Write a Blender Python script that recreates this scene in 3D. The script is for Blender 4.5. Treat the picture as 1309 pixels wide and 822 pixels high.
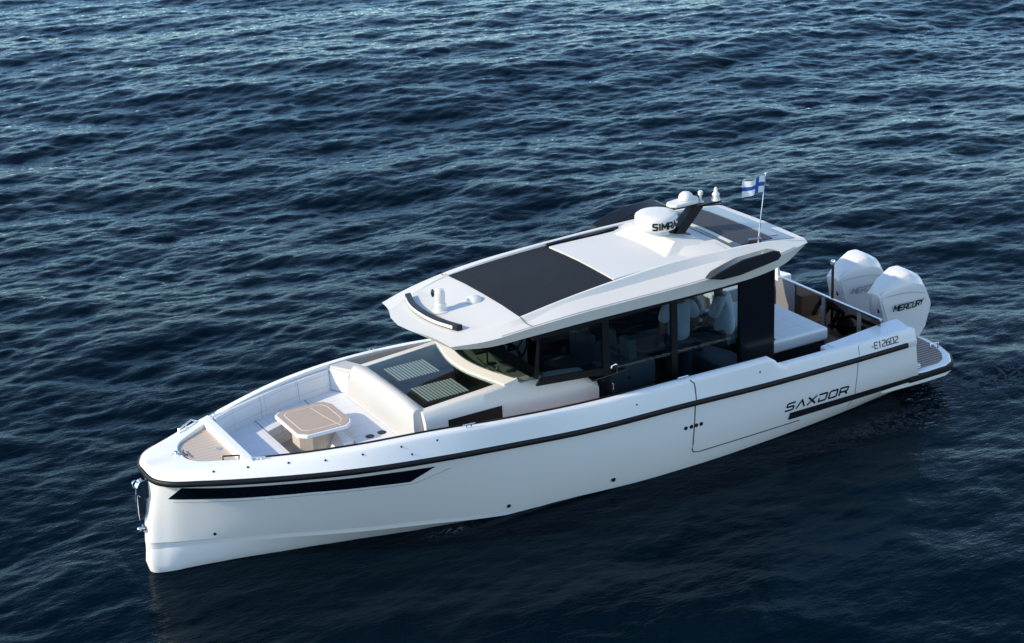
import bpy, bmesh, math, random
import numpy as np
from mathutils import Vector, Matrix
random.seed(4)
rng = np.random.default_rng(11)
for o in list(bpy.data.objects): bpy.data.objects.remove(o)
scene = bpy.context.scene
COL = scene.collection
rad = math.radians

# ------------------------------------------------------------------ camera
cam_d = bpy.data.cameras.new('camera'); cam = bpy.data.objects.new('camera', cam_d); COL.objects.link(cam)
cam_d.sensor_width = 36.0; cam_d.lens = 2250.0 / 1309.0 * 36.0
cam_d.clip_start = 0.5; cam_d.clip_end = 6000
right = Vector((0.8685617, -0.49333973, -0.04707957))
up = Vector((0.21452907, 0.2886494, 0.933091))
fwd = Vector((0.44674137, 0.82054704, -0.35654552))
m = Matrix(((right.x, up.x, -fwd.x, -5.26875), (right.y, up.y, -fwd.y, -19.42612),
            (right.z, up.z, -fwd.z, 10.55767), (0, 0, 0, 1)))
cam.matrix_world = m
scene.camera = cam

# ------------------------------------------------------------------ sky, sun, exposure
SUN_EL = rad(29.0)
SUN_DIR = Vector((-0.975, 0.22, 0)).normalized() * math.cos(SUN_EL) + Vector((0, 0, math.sin(SUN_EL)))
world = bpy.data.worlds.new('World'); scene.world = world; world.use_nodes = True
nt = world.node_tree; nt.nodes.clear()
sky = nt.nodes.new('ShaderNodeTexSky'); sky.sky_type = 'NISHITA'; sky.sun_disc = False
sky.sun_elevation = SUN_EL; sky.sun_rotation = math.atan2(SUN_DIR.x, SUN_DIR.y)
sky.air_density = 1.0; sky.dust_density = 0.1; sky.ozone_density = 1.0; sky.altitude = 1200
bg = nt.nodes.new('ShaderNodeBackground'); bg.inputs[1].default_value = 0.15
wo = nt.nodes.new('ShaderNodeOutputWorld')
nt.links.new(sky.outputs[0], bg.inputs[0]); nt.links.new(bg.outputs[0], wo.inputs[0])
sd = bpy.data.lights.new('sun', 'SUN'); sun = bpy.data.objects.new('sun', sd); COL.objects.link(sun)
sd.energy = 2.35; sd.angle = rad(0.6); sd.color = (1.0, 0.85, 0.62)
sun.rotation_euler = SUN_DIR.to_track_quat('Z', 'Y').to_euler()
sun.location = (0, 0, 40)
scene.view_settings.view_transform = 'Standard'; scene.view_settings.look = 'None'
scene.view_settings.exposure = 1.05; scene.view_settings.gamma = 1.0
scene.view_settings.use_curve_mapping = False
try:
    scene.cycles.max_bounces = 8; scene.cycles.transparent_max_bounces = 12
    scene.cycles.caustics_reflective = False; scene.cycles.caustics_refractive = False
except Exception: pass

# ------------------------------------------------------------------ materials
def mat(name, col, rough=0.4, metal=0.0, coat=0.0, spec=0.5, noise=0.0, nscale=6.0, bump=0.0, bscale=60.0, alpha=None):
    M = bpy.data.materials.new(name); M.use_nodes = True
    n = M.node_tree.nodes; l = M.node_tree.links; b = n['Principled BSDF']
    b.inputs['Base Color'].default_value = (*col, 1); b.inputs['Roughness'].default_value = rough
    b.inputs['Metallic'].default_value = metal; b.inputs['Coat Weight'].default_value = coat
    b.inputs['Coat Roughness'].default_value = 0.06; b.inputs['Specular IOR Level'].default_value = spec
    tc = n.new('ShaderNodeTexCoord')
    if noise > 0:
        nz = n.new('ShaderNodeTexNoise'); nz.inputs['Scale'].default_value = nscale; nz.inputs['Detail'].default_value = 5
        l.new(tc.outputs['Object'], nz.inputs['Vector'])
        mx = n.new('ShaderNodeMix'); mx.data_type = 'RGBA'
        mx.inputs[6].default_value = (*[c * (1 - noise) for c in col], 1)
        mx.inputs[7].default_value = (*[min(1, c * (1 + noise)) for c in col], 1)
        l.new(nz.outputs['Fac'], mx.inputs[0]); l.new(mx.outputs[2], b.inputs['Base Color'])
        mr = n.new('ShaderNodeMapRange'); mr.inputs[3].default_value = rough * 0.8; mr.inputs[4].default_value = min(1, rough * 1.25)
        l.new(nz.outputs['Fac'], mr.inputs[0]); l.new(mr.outputs[0], b.inputs['Roughness'])
    if bump > 0:
        nz2 = n.new('ShaderNodeTexNoise'); nz2.inputs['Scale'].default_value = bscale; nz2.inputs['Detail'].default_value = 3
        l.new(tc.outputs['Object'], nz2.inputs['Vector'])
        bp = n.new('ShaderNodeBump'); bp.inputs['Strength'].default_value = bump; bp.inputs['Distance'].default_value = 0.01
        l.new(nz2.outputs['Fac'], bp.inputs['Height']); l.new(bp.outputs[0], b.inputs['Normal'])
    return M

def stripes(name, cA, cB, period, width, axis='X', rough=0.6, rot=0.0, noise=0.12, cross=None):
    """planks: base colour cA with thin seams cB every period metres along axis"""
    M = mat(name, cA, rough); n = M.node_tree.nodes; l = M.node_tree.links; b = n['Principled BSDF']
    tc = n.new('ShaderNodeTexCoord'); mp = n.new('ShaderNodeMapping'); mp.inputs['Rotation'].default_value = (0, 0, rot)
    l.new(tc.outputs['Object'], mp.inputs['Vector'])
    sp = n.new('ShaderNodeSeparateXYZ'); l.new(mp.outputs[0], sp.inputs[0])
    def seam(ax, per, w):
        d = n.new('ShaderNodeMath'); d.operation = 'DIVIDE'; d.inputs[1].default_value = per; l.new(sp.outputs[ax], d.inputs[0])
        f = n.new('ShaderNodeMath'); f.operation = 'FRACT'; l.new(d.outputs[0], f.inputs[0])
        c = n.new('ShaderNodeMath'); c.operation = 'LESS_THAN'; c.inputs[1].default_value = w / per; l.new(f.outputs[0], c.inputs[0])
        return c
    c = seam(axis, period, width)
    if cross:
        c2 = seam(cross[0], cross[1], cross[2]); mxx = n.new('ShaderNodeMath'); mxx.operation = 'MAXIMUM'
        l.new(c.outputs[0], mxx.inputs[0]); l.new(c2.outputs[0], mxx.inputs[1]); c = mxx
    nz = n.new('ShaderNodeTexNoise'); nz.inputs['Scale'].default_value = 9; nz.inputs['Detail'].default_value = 6
    mp2 = n.new('ShaderNodeMapping'); mp2.inputs['Scale'].default_value = (1, 6, 1) if axis == 'Y' else (6, 1, 1)
    l.new(tc.outputs['Object'], mp2.inputs[0]); l.new(mp2.outputs[0], nz.inputs['Vector'])
    m1 = n.new('ShaderNodeMix'); m1.data_type = 'RGBA'
    m1.inputs[6].default_value = (*[v * (1 - noise) for v in cA], 1); m1.inputs[7].default_value = (*[v * (1 + noise) for v in cA], 1)
    l.new(nz.outputs['Fac'], m1.inputs[0])
    m2 = n.new('ShaderNodeMix'); m2.data_type = 'RGBA'; l.new(c.outputs[0], m2.inputs[0])
    l.new(m1.outputs[2], m2.inputs[6]); m2.inputs[7].default_value = (*cB, 1); l.new(m2.outputs[2], b.inputs['Base Color'])
    return M

def glass_mat(name, tint, rough=0.02, ior=1.5):
    M = bpy.data.materials.new(name); M.use_nodes = True; n = M.node_tree.nodes; l = M.node_tree.links; n.clear()
    o = n.new('ShaderNodeOutputMaterial'); t = n.new('ShaderNodeBsdfTransparent'); t.inputs[0].default_value = (*tint, 1)
    g = n.new('ShaderNodeBsdfGlossy'); g.inputs['Roughness'].default_value = rough
    f = n.new('ShaderNodeFresnel'); f.inputs[0].default_value = ior
    ge = n.new('ShaderNodeNewGeometry'); iv = n.new('ShaderNodeMath'); iv.operation = 'SUBTRACT'; iv.inputs[0].default_value = 1.0; l.new(ge.outputs['Backfacing'], iv.inputs[1])
    mu = n.new('ShaderNodeMath'); mu.operation = 'MULTIPLY'; l.new(iv.outputs[0], mu.inputs[0]); l.new(f.outputs[0], mu.inputs[1])
    x = n.new('ShaderNodeMixShader'); l.new(mu.outputs[0], x.inputs[0]); l.new(t.outputs[0], x.inputs[1]); l.new(g.outputs[0], x.inputs[2])
    l.new(x.outputs[0], o.inputs[0]); return M

WHITE = mat('white_gelcoat', (0.83, 0.825, 0.80), 0.27, coat=0.25)
DIMW = mat('sun_dimmed_satin_white', (0.665, 0.645, 0.595), 0.5, noise=0.012, nscale=3)  # same white as the hull, darkened in colour where full sun would bleach it
WHITE2 = mat('white_moulding', (0.68, 0.675, 0.65), 0.38, noise=0.02, nscale=4)
ENGW = mat('white_engine_paint', (0.72, 0.715, 0.69), 0.3, coat=.3)
NONSKID = mat('nonskid_white', (0.63, 0.625, 0.60), 0.6, bump=0.25, bscale=240)
RUBBER = mat('black_rubber', (0.005, 0.0055, 0.007), 0.5, spec=.3, noise=0.2, nscale=8)
BLACK = mat('black_paint', (0.004, 0.0045, 0.006), 0.4, spec=.3)
BLACKG = mat('black_gloss', (0.006, 0.008, 0.012), 0.08, coat=0.5)
DARKGL = mat('dark_glass', (0.003, 0.006, 0.010), 0.08, spec=.4)
SHADE = mat('charcoal_mesh_fabric', (0.014, 0.018, 0.024), 0.8, spec=.2, noise=0.06, nscale=30, bump=0.3, bscale=420)
CHROME = mat('stainless_steel', (0.75, 0.76, 0.78), 0.14, metal=1.0)
TEAK = stripes('teak_decking', (0.50, 0.36, 0.26), (0.12, 0.09, 0.07), 0.075, 0.008, 'Y')
TEAKW = stripes('pale_teak_decking', (0.52, 0.43, 0.345), (0.25, 0.19, 0.15), 0.085, 0.006, 'Y')
TEAKD = stripes('grey_brown_decking', (0.20, 0.155, 0.13), (0.58, 0.54, 0.5), 0.068, 0.010, 'Y', rough=0.75)
FLOORT = stripes('taupe_floor', (0.42, 0.34, 0.29), (0.10, 0.08, 0.07), 0.16, 0.006, 'Y', rough=0.65)
BEIGE = mat('beige_liner', (0.66, 0.58, 0.51), 0.5, noise=0.03)
VINYL = mat('white_vinyl', (0.48, 0.472, 0.45), 0.55, noise=0.02, nscale=5, bump=0.5, bscale=7)
def vinyl_seam(name, ax1, p1, ax2, p2, col=(0.72, 0.73, 0.73)):
    return stripes(name, col, (0.50, 0.50, 0.50), p1, 0.006, ax1, rough=0.55, noise=0.02, cross=(ax2, p2, 0.006))
SEATV = vinyl_seam('seat_vinyl', 'X', 0.46, 'Y', 0.31)
BACKV = vinyl_seam('back_vinyl', 'Z', 0.16, 'X', 0.52)
SEAM = mat('seam_dark', (0.05, 0.055, 0.065), 0.7)
OAK = mat('table_wood', (0.43, 0.325, 0.245), 0.45, noise=0.12, nscale=14)
INLAY = mat('pale_inlay', (0.78, 0.66, 0.50), 0.5)
PEDW = stripes('pale_wood_slats', (0.55, 0.51, 0.45), (0.42, 0.36, 0.3), 0.045, 0.004, 'X', rough=0.6)
DASH = mat('grey_green_dash', (0.20, 0.24, 0.18), 0.7, noise=0.1, nscale=20)
BLIND = mat('pale_grey_blind', (0.54, 0.585, 0.58), 0.6)
SKIN = mat('skin', (0.36, 0.20, 0.14), 0.55)
SHIRT = mat('white_cotton', (0.78, 0.81, 0.84), 0.9, noise=0.06, nscale=7, bump=0.9, bscale=16)
SHIRTG = mat('grey_cotton', (0.34, 0.38, 0.42), 0.9, noise=0.06, nscale=7, bump=0.9, bscale=16)
JEANS = mat('dark_denim', (0.045, 0.06, 0.085), 0.9, noise=0.2, nscale=30)
HAIR = mat('dark_hair', (0.02, 0.014, 0.010), 0.7)
HAIRB = mat('brown_hair', (0.06, 0.035, 0.02), 0.7)
SEATG = mat('grey_upholstery', (0.11, 0.135, 0.15), 0.6, noise=0.04)
INTER = mat('dark_interior', (0.022, 0.021, 0.022), 0.6)
INTERW = mat('brown_interior_panel', (0.12, 0.085, 0.065), 0.5)
GREYP = mat('grey_tinted_panel', (0.20, 0.21, 0.22), 0.25)
RED = mat('red_trim', (0.35, 0.03, 0.02), 0.4)
BLUE = mat('flag_blue', (0.01, 0.09, 0.33), 0.8)
FLAGW = mat('flag_white', (0.80, 0.82, 0.84), 0.8)
LGREY = mat('light_grey_lettering', (0.36, 0.37, 0.39), 0.4)
GHOST = mat('dark_relief_lettering', (0.0015, 0.002, 0.003), 0.5)
CREAM = mat('cream_rail', (0.66, 0.62, 0.52), 0.5)
GLASSW = glass_mat('clear_windscreen', (0.50, 0.56, 0.54))
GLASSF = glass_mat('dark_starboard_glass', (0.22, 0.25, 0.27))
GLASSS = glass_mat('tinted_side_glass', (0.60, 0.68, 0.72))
GLASSD = glass_mat('smoked_deck_glass', (0.80, 0.85, 0.84))
GLASSR = glass_mat('tinted_gate_glass', (0.55, 0.50, 0.46))

# ------------------------------------------------------------------ helpers
def link(name, me, m, parent=None, smooth=35, bevel=0.0, bseg=2, subd=0, solid=0.0):
    o = bpy.data.objects.new(name, me); COL.objects.link(o)
    ms = m if isinstance(m, (list, tuple)) else [m]
    for x in ms: me.materials.append(x)
    if parent is not None: o.parent = parent
    if smooth and not bevel:
        me.polygons.foreach_set('use_smooth', [True] * len(me.polygons))
        try: me.set_sharp_from_angle(angle=rad(smooth))
        except Exception: pass
    if solid:
        s = o.modifiers.new('solid', 'SOLIDIFY'); s.thickness = solid; s.offset = 0
    if bevel:
        b = o.modifiers.new('bevel', 'BEVEL'); b.width = bevel; b.segments = bseg; b.limit_method = 'ANGLE'; b.angle_limit = rad(32)
        b.harden_normals = True
        me.polygons.foreach_set('use_smooth', [True] * len(me.polygons))
    if subd:
        s = o.modifiers.new('subd', 'SUBSURF'); s.levels = subd; s.render_levels = subd
    return o

def mk(name, verts, faces, m, parent=None, **k):
    me = bpy.data.meshes.new(name); me.from_pydata([tuple(map(float, v)) for v in verts], [], [tuple(map(int, f)) for f in faces]); me.update()
    bm = bmesh.new(); bm.from_mesh(me); bmesh.ops.recalc_face_normals(bm, faces=bm.faces[:]); bm.to_mesh(me); bm.free()
    return link(name, me, m, parent, **k)

class G:
    """gathers several solids of ONE part into one mesh"""
    def __init__(s): s.v = []; s.f = []
    def add(s, v, f):
        b = len(s.v); s.v += [tuple(map(float, q)) for q in v]; s.f += [tuple(i + b for i in q) for q in f]; return s
    def box(s, a, b):
        (x0, y0, z0), (x1, y1, z1) = a, b
        return s.add([(x0, y0, z0), (x1, y0, z0), (x1, y1, z0), (x0, y1, z0), (x0, y0, z1), (x1, y0, z1), (x1, y1, z1), (x0, y1, z1)],
                     [(0, 3, 2, 1), (4, 5, 6, 7), (0, 1, 5, 4), (1, 2, 6, 5), (2, 3, 7, 6), (3, 0, 4, 7)])
    def prism(s, poly, lo, hi, axis=2):
        """polygon in the two remaining axes, extruded along axis (lo/hi number or per-vertex list)"""
        n = len(poly); ax = [i for i in range(3) if i != axis]
        lo = [lo] * n if not hasattr(lo, '__len__') else lo; hi = [hi] * n if not hasattr(hi, '__len__') else hi
        V = []
        for h in (lo, hi):
            for p, z in zip(poly, h):
                q = [0, 0, 0]; q[ax[0]], q[ax[1]], q[axis] = p[0], p[1], z; V.append(tuple(q))
        F = [tuple(range(n - 1, -1, -1)), tuple(range(n, 2 * n))] + [(i, (i + 1) % n, n + (i + 1) % n, n + i) for i in range(n)]
        return s.add(V, F)
    def tube(s, pts, r, seg=10, caps=True, flat=1.0):
        pts = [Vector(p) for p in pts]; n = len(pts); rr = r if hasattr(r, '__len__') else [r] * n
        V = []; F = []; prev = None
        for i, p in enumerate(pts):
            t = (pts[min(i + 1, n - 1)] - pts[max(i - 1, 0)]).normalized()
            a = Vector((0, 0, 1)) if abs(t.z) < 0.9 else Vector((1, 0, 0))
            u = t.cross(a).normalized()
            if prev is not None and u.dot(prev) < 0: u = -u
            prev = u; w = t.cross(u)
            for k in range(seg):
                an = 2 * math.pi * k / seg; V.append(p + u * math.cos(an) * rr[i] + w * math.sin(an) * rr[i] * flat)
        for i in range(n - 1):
            for k in range(seg):
                F.append((i * seg + k, i * seg + (k + 1) % seg, (i + 1) * seg + (k + 1) % seg, (i + 1) * seg + k))
        if caps: F.append(tuple(range(seg - 1, -1, -1))); F.append(tuple((n - 1) * seg + k for k in range(seg)))
        return s.add(V, F)
    def lathe(s, c, prof, seg=28, axis=(0, 0, 1)):
        """prof: list of (radius, height) along axis from c"""
        q = Vector((0, 0, 1)).rotation_difference(Vector(axis)); V = []; F = []
        for r, h in prof:
            for k in range(seg):
                a = 2 * math.pi * k / seg; V.append(Vector(c) + q @ Vector((r * math.cos(a), r * math.sin(a), h)))
        for i in range(len(prof) - 1):
            for k in range(seg): F.append((i * seg + k, i * seg + (k + 1) % seg, (i + 1) * seg + (k + 1) % seg, (i + 1) * seg + k))
        F.append(tuple(range(seg - 1, -1, -1))); F.append(tuple((len(prof) - 1) * seg + k for k in range(seg)))
        return s.add(V, F)
    def ball(s, c, r, seg=16, rings=10, sc=(1, 1, 1)):
        prof = [(max(1e-4, math.sin(math.pi * i / rings)) * r, -math.cos(math.pi * i / rings) * r) for i in range(rings + 1)]
        g = G(); g.lathe((0, 0, 0), prof, seg)
        return s.add([(c[0] + v[0] * sc[0], c[1] + v[1] * sc[1], c[2] + v[2] * sc[2]) for v in g.v], g.f)
    def mk(s, name, m, parent=None, **k): return mk(name, s.v, s.f, m, parent, **k)

def pchip(P, per=6):
    """monotone-ish smooth curve through control points"""
    P = np.array(P, float); n = len(P); out = []
    T = np.zeros_like(P); D = P[1:] - P[:-1]
    T[0] = D[0]; T[-1] = D[-1]
    for i in range(1, n - 1):
        a, b = D[i - 1], D[i]
        T[i] = np.where(a * b > 0, 2 * a * b / np.where(np.abs(a + b) < 1e-9, 1, a + b), 0)
        la, lb = np.linalg.norm(a), np.linalg.norm(b)
        sm = (a / la * lb + b / lb * la) / 2 if la > 1e-6 and lb > 1e-6 else T[i]
        T[i] = np.where(a * b > 0, np.sign(sm) * np.minimum(np.abs(sm), 2.2 * np.minimum(np.abs(a), np.abs(b))), T[i])
    for i in range(n - 1):
        for k in range(per):
            t = k / per; h00 = 2*t**3 - 3*t**2 + 1; h10 = t**3 - 2*t**2 + t; h01 = -2*t**3 + 3*t**2; h11 = t**3 - t**2
            out.append(h00 * P[i] + h10 * T[i] + h01 * P[i + 1] + h11 * T[i + 1])
    out.append(P[-1]); return np.array(out)

def nose_curve(P, per=6):
    """port-side control points starting on the centre line -> smooth through the nose by mirroring"""
    P = np.array(P, float); Mr = P[1:][::-1] * np.array([1, -1, 1]); full = np.vstack([Mr, P])
    n = len(full); T = np.zeros_like(full); D = full[1:] - full[:-1]
    T[0] = D[0]; T[-1] = D[-1]
    for i in range(1, n - 1):
        la, lb = np.linalg.norm(D[i - 1]), np.linalg.norm(D[i]); T[i] = (D[i - 1] / la * lb + D[i] / lb * la) / 2
        T[i] = T[i] if True else 0
    out = []
    for i in range(n - 1):
        L = np.linalg.norm(D[i])
        t0 = T[i] / max(1e-9, np.linalg.norm(T[i])) * L; t1 = T[i + 1] / max(1e-9, np.linalg.norm(T[i + 1])) * L
        for k in range(per):
            t = k / per; h00 = 2*t**3 - 3*t**2 + 1; h10 = t**3 - 2*t**2 + t; h01 = -2*t**3 + 3*t**2; h11 = t**3 - t**2
            out.append(h00 * full[i] + h10 * t0 + h01 * full[i + 1] + h11 * t1)
    out.append(full[-1]); return np.array(out)     # starboard stern -> nose -> port stern

def loft(name, lines, m, parent=None, close=False, caps=False, **k):
    L = [np.array(a) for a in lines]; n = len(L); M = len(L[0]); V = np.vstack(L); F = []
    rngn = n if close else n - 1
    for i in range(rngn):
        j = (i + 1) % n
        for q in range(M - 1): F.append((i * M + q, i * M + q + 1, j * M + q + 1, j * M + q))
    if caps:
        F.append(tuple(i * M for i in range(n))); F.append(tuple(i * M + M - 1 for i in range(n))[::-1])
    return mk(name, V, F, m, parent, **k)

def prop(o, label=None, cat=None, group=None, kind=None):
    if label: o['label'] = label
    if cat: o['category'] = cat
    if group: o['group'] = group
    if kind: o['kind'] = kind
    return o

# ------------------------------------------------------------------ sea
def sea_field(N, L, kmin, kmax, dirn, spread, seed, power=3.6):
    r = np.random.default_rng(seed)
    k1 = np.fft.fftfreq(N, L / N) * 2 * np.pi; KX, KY = np.meshgrid(k1, k1, indexing='ij'); K = np.hypot(KX, KY); K[0, 0] = 1
    c = (KX * dirn[0] + KY * dirn[1]) / K
    S = K ** (-power) * (np.abs(c) ** spread + 0.06) * np.exp(-(kmin / K) ** 2) * np.exp(-(K / kmax) ** 2); S[0, 0] = 0
    A = np.sqrt(S) * (r.normal(size=(N, N)) + 1j * r.normal(size=(N, N)))
    h = np.fft.ifft2(A); h = h.real
    A2 = np.fft.fft2(h)
    dx = np.fft.ifft2(-1j * KX / K * A2).real; dy = np.fft.ifft2(-1j * KY / K * A2).real
    sx = np.fft.ifft2(1j * KX * A2).real; sy = np.fft.ifft2(1j * KY * A2).real
    slope = math.sqrt((sx ** 2 + sy ** 2).mean())
    return h / slope, dx / slope, dy / slope, L, N      # normalised to unit rms slope

def sample(f, X, Y):
    h, dx, dy, L, N = f; u = (X / L * N) % N; v = (Y / L * N) % N
    i = np.floor(u).astype(int); j = np.floor(v).astype(int); a = u - i; b = v - j; i %= N; j %= N; i2 = (i + 1) % N; j2 = (j + 1) % N
    return [g[i, j] * (1 - a) * (1 - b) + g[i2, j] * a * (1 - b) + g[i, j2] * (1 - a) * b + g[i2, j2] * a * b for g in (h, dx, dy)]

def water_material():
    M = bpy.data.materials.new('sea_water'); M.use_nodes = True; n = M.node_tree.nodes; l = M.node_tree.links; b = n['Principled BSDF']
    b.inputs['Roughness'].default_value = 0.04; b.inputs['IOR'].default_value = 1.18; b.inputs['Specular Tint'].default_value = (0.60, 0.88, 1.0, 1)
    tc = n.new('ShaderNodeTexCoord')
    big = n.new('ShaderNodeTexNoise'); big.inputs['Scale'].default_value = 0.12; big.inputs['Detail'].default_value = 2
    l.new(tc.outputs['Object'], big.inputs['Vector'])
    mx = n.new('ShaderNodeMix'); mx.data_type = 'RGBA'
    mx.inputs[6].default_value = (0.0002, 0.0028, 0.0068, 1); mx.inputs[7].default_value = (0.0003, 0.0046, 0.0090, 1)
    l.new(big.outputs['Fac'], mx.inputs[0])
    # ripples too small for the mesh
    h = None
    for sc, st, ang in ((7.0, 0.012, 0.15), (19.0, 0.0055, -0.35)):
        mp = n.new('ShaderNodeMapping'); mp.inputs['Rotation'].default_value = (0, 0, ang); mp.inputs['Scale'].default_value = (0.55, 1.25, 1)
        nz = n.new('ShaderNodeTexNoise'); nz.inputs['Scale'].default_value = sc; nz.inputs['Detail'].default_value = 3; nz.inputs['Roughness'].default_value = 0.6
        l.new(tc.outputs['Object'], mp.inputs[0]); l.new(mp.outputs[0], nz.inputs['Vector'])
        ml = n.new('ShaderNodeMath'); ml.operation = 'MULTIPLY'; ml.inputs[1].default_value = st; l.new(nz.outputs['Fac'], ml.inputs[0])
        if h is None: h = ml
        else:
            ad = n.new('ShaderNodeMath'); ad.operation = 'ADD'; l.new(h.outputs[0], ad.inputs[0]); l.new(ml.outputs[0], ad.inputs[1]); h = ad
    bp = n.new('ShaderNodeBump'); bp.inputs['Strength'].default_value = 1.0; bp.inputs['Distance'].default_value = 1.0
    l.new(h.outputs[0], bp.inputs['Height'])
    # foam lace: vertex mask times fine web noise
    at = n.new('ShaderNodeAttribute'); at.attribute_name = 'foam'
    n1 = n.new('ShaderNodeTexNoise'); n1.inputs['Scale'].default_value = 4.6; n1.inputs['Detail'].default_value = 8; n1.inputs['Roughness'].default_value = 0.68
    n1.inputs['Distortion'].default_value = 0.5
    l.new(tc.outputs['Object'], n1.inputs['Vector'])
    sb = n.new('ShaderNodeMath'); sb.operation = 'SUBTRACT'; sb.inputs[1].default_value = 0.5; l.new(n1.outputs['Fac'], sb.inputs[0])
    ab = n.new('ShaderNodeMath'); ab.operation = 'ABSOLUTE'; l.new(sb.outputs[0], ab.inputs[0])
    rp = n.new('ShaderNodeMapRange'); rp.inputs[1].default_value = 0.0; rp.inputs[2].default_value = 0.035; rp.inputs[3].default_value = 1; rp.inputs[4].default_value = 0
    l.new(ab.outputs[0], rp.inputs[0])
    mu = n.new('ShaderNodeMath'); mu.operation = 'MULTIPLY'; l.new(rp.outputs[0], mu.inputs[0]); l.new(at.outputs['Fac'], mu.inputs[1])
    m2 = n.new('ShaderNodeMix'); m2.data_type = 'RGBA'; l.new(mu.outputs[0], m2.inputs[0]); l.new(mx.outputs[2], m2.inputs[6])
    m2.inputs[7].default_value = (0.55, 0.62, 0.66, 1)
    # dark water body under a cool mirror; the mirror takes over towards grazing angles
    n.remove(b); outn = [q for q in n if q.type == 'OUTPUT_MATERIAL'][0]
    df = n.new('ShaderNodeBsdfDiffuse'); l.new(m2.outputs[2], df.inputs['Color']); l.new(bp.outputs[0], df.inputs['Normal'])
    gl = n.new('ShaderNodeBsdfGlossy'); gl.inputs['Roughness'].default_value = 0.05; gl.inputs['Color'].default_value = (0.72, 0.90, 1.0, 1)
    l.new(bp.outputs[0], gl.inputs['Normal'])
    fr = n.new('ShaderNodeFresnel'); fr.inputs['IOR'].default_value = 1.333; l.new(bp.outputs[0], fr.inputs['Normal'])
    pw = n.new('ShaderNodeMath'); pw.operation = 'POWER'; pw.inputs[1].default_value = 1.5; l.new(fr.outputs[0], pw.inputs[0])
    sc_ = n.new('ShaderNodeMath'); sc_.operation = 'MULTIPLY'; sc_.inputs[1].default_value = 1.12; sc_.use_clamp = True; l.new(pw.outputs[0], sc_.inputs[0])
    ms_ = n.new('ShaderNodeMixShader'); l.new(sc_.outputs[0], ms_.inputs[0]); l.new(df.outputs[0], ms_.inputs[1]); l.new(gl.outputs[0], ms_.inputs[2])
    l.new(ms_.outputs[0], outn.inputs[0])
    return M

def hull_wl(x):
    return np.interp(x, [-0.1, 0.2, 1.5, 3, 4.5, 6, 7.5, 11.2], [0, .12, .45, .78, 1.05, 1.3, 1.42, 1.4])

def build_sea():
    ang = rad(78); d = (math.cos(ang), math.sin(ang))
    f1 = sea_field(512, 43.0, 1.1, 7.0, d, 3, 3, 3.3)      # chop of one to eight metres
    f2 = sea_field(1024, 15.3, 4.6, 60.0, (math.cos(ang + .25), math.sin(ang + .25)), 1.3, 8, 3.15)
    f3 = sea_field(256, 97.0, 0.16, 0.9, (math.cos(ang - .3), math.sin(ang - .3)), 2, 5, 3.0)
    # graded grid in the ground plane, fine inside the view
    xs = np.concatenate([np.arange(-16, 44, 0.062)]); ys = [-16.0]
    while ys[-1] < 62: ys.append(ys[-1] + (0.055 if ys[-1] < 8 else 0.055 + (ys[-1] - 8) * 0.0019))
    ys = np.array(ys)
    def ring(a, lim, g):
        out = []; s = 0.12
        v = 0
        while v < lim: v += s; s *= g; out.append(v)
        return np.array(out)
    r = ring(0, 2600, 1.16)
    X1 = np.concatenate([xs[0] - r[::-1], xs, xs[-1] + r]); Y1 = np.concatenate([ys[0] - r[::-1], ys, ys[-1] + r])
    X, Y = np.meshgrid(X1, Y1, indexing='ij'); nx, ny = X.shape
    Z = np.zeros_like(X); DX = np.zeros_like(X); DY = np.zeros_like(X)
    out = np.maximum.reduce([xs[0] - X, X - xs[-1], ys[0] - Y, Y - ys[-1], np.zeros_like(X)])
    fade = np.exp(-out / 14.0)
    for f, s, ch in ((f1, SEA[0], 0.85), (f2, SEA[1], 0.38), (f3, SEA[2], 0.6)):
        hh, dx, dy = sample(f, X, Y); fd = fade if f is not f3 else np.exp(-out / 300.0)
        Z += hh * s * fd; DX += dx * s * ch * fd; DY += dy * s * ch * fd
    # less wind chop close in, on the sheltered side of the boat
    lee = np.clip(0.60 + (Y + X * -0.12 + 9) * 0.028, 0.60, 1.15); Z *= lee; DX *= lee; DY *= lee
    # the hull calms the water that touches it
    dist = np.abs(Y) - hull_wl(X); dist = np.where((X > -0.3) & (X < 12.3), dist, 9)
    calm = np.clip((dist + 0.1) / 1.6, 0.32, 1); calm = np.where(dist < 0, 0.32, calm)
    Z *= calm; DX *= calm; DY *= calm
    V = np.stack([X + DX, Y + DY, Z], -1).reshape(-1, 3).astype(np.float32)
    i = np.arange(nx - 1)[:, None] * ny + np.arange(ny - 1)[None, :]
    F = np.stack([i, i + ny, i + ny + 1, i + 1], -1).reshape(-1, 4).astype(np.int32)
    me = bpy.data.meshes.new('sea'); me.vertices.add(len(V)); me.vertices.foreach_set('co', V.ravel())
    me.loops.add(F.size); me.loops.foreach_set('vertex_index', F.ravel())
    me.polygons.add(len(F)); me.polygons.foreach_set('loop_start', np.arange(0, F.size, 4, dtype=np.int32))
    try: me.polygons.foreach_set('loop_total', np.full(len(F), 4, dtype=np.int32))
    except Exception: pass
    me.polygons.foreach_set('use_smooth', np.ones(len(F), dtype=bool)); me.update(calc_edges=True)
    Xf, Yf = X.ravel(), Y.ravel()
    foam = np.zeros(len(V), dtype=np.float32)
    for cx, cy, rx, ry, a in ((10.6, -1.9, 1.2, 0.25, 0.12), (12.7, -1.5, 1.0, 0.4, 0.15), (3.60, -1.20, .26, .07, .3), (13.5, 0.2, 1.2, 0.8, 0.10)):
        foam = np.maximum(foam, a * np.exp(-(((Xf - cx) / rx) ** 2 + ((Yf - cy) / ry) ** 2)).astype(np.float32))
    at = me.attributes.new('foam', 'FLOAT', 'POINT'); at.data.foreach_set('value', foam)
    o = bpy.data.objects.new('water', me); COL.objects.link(o); me.materials.append(water_material())
    prop(o, kind='structure', label='dark navy open sea with small wind waves')
    return o
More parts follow.
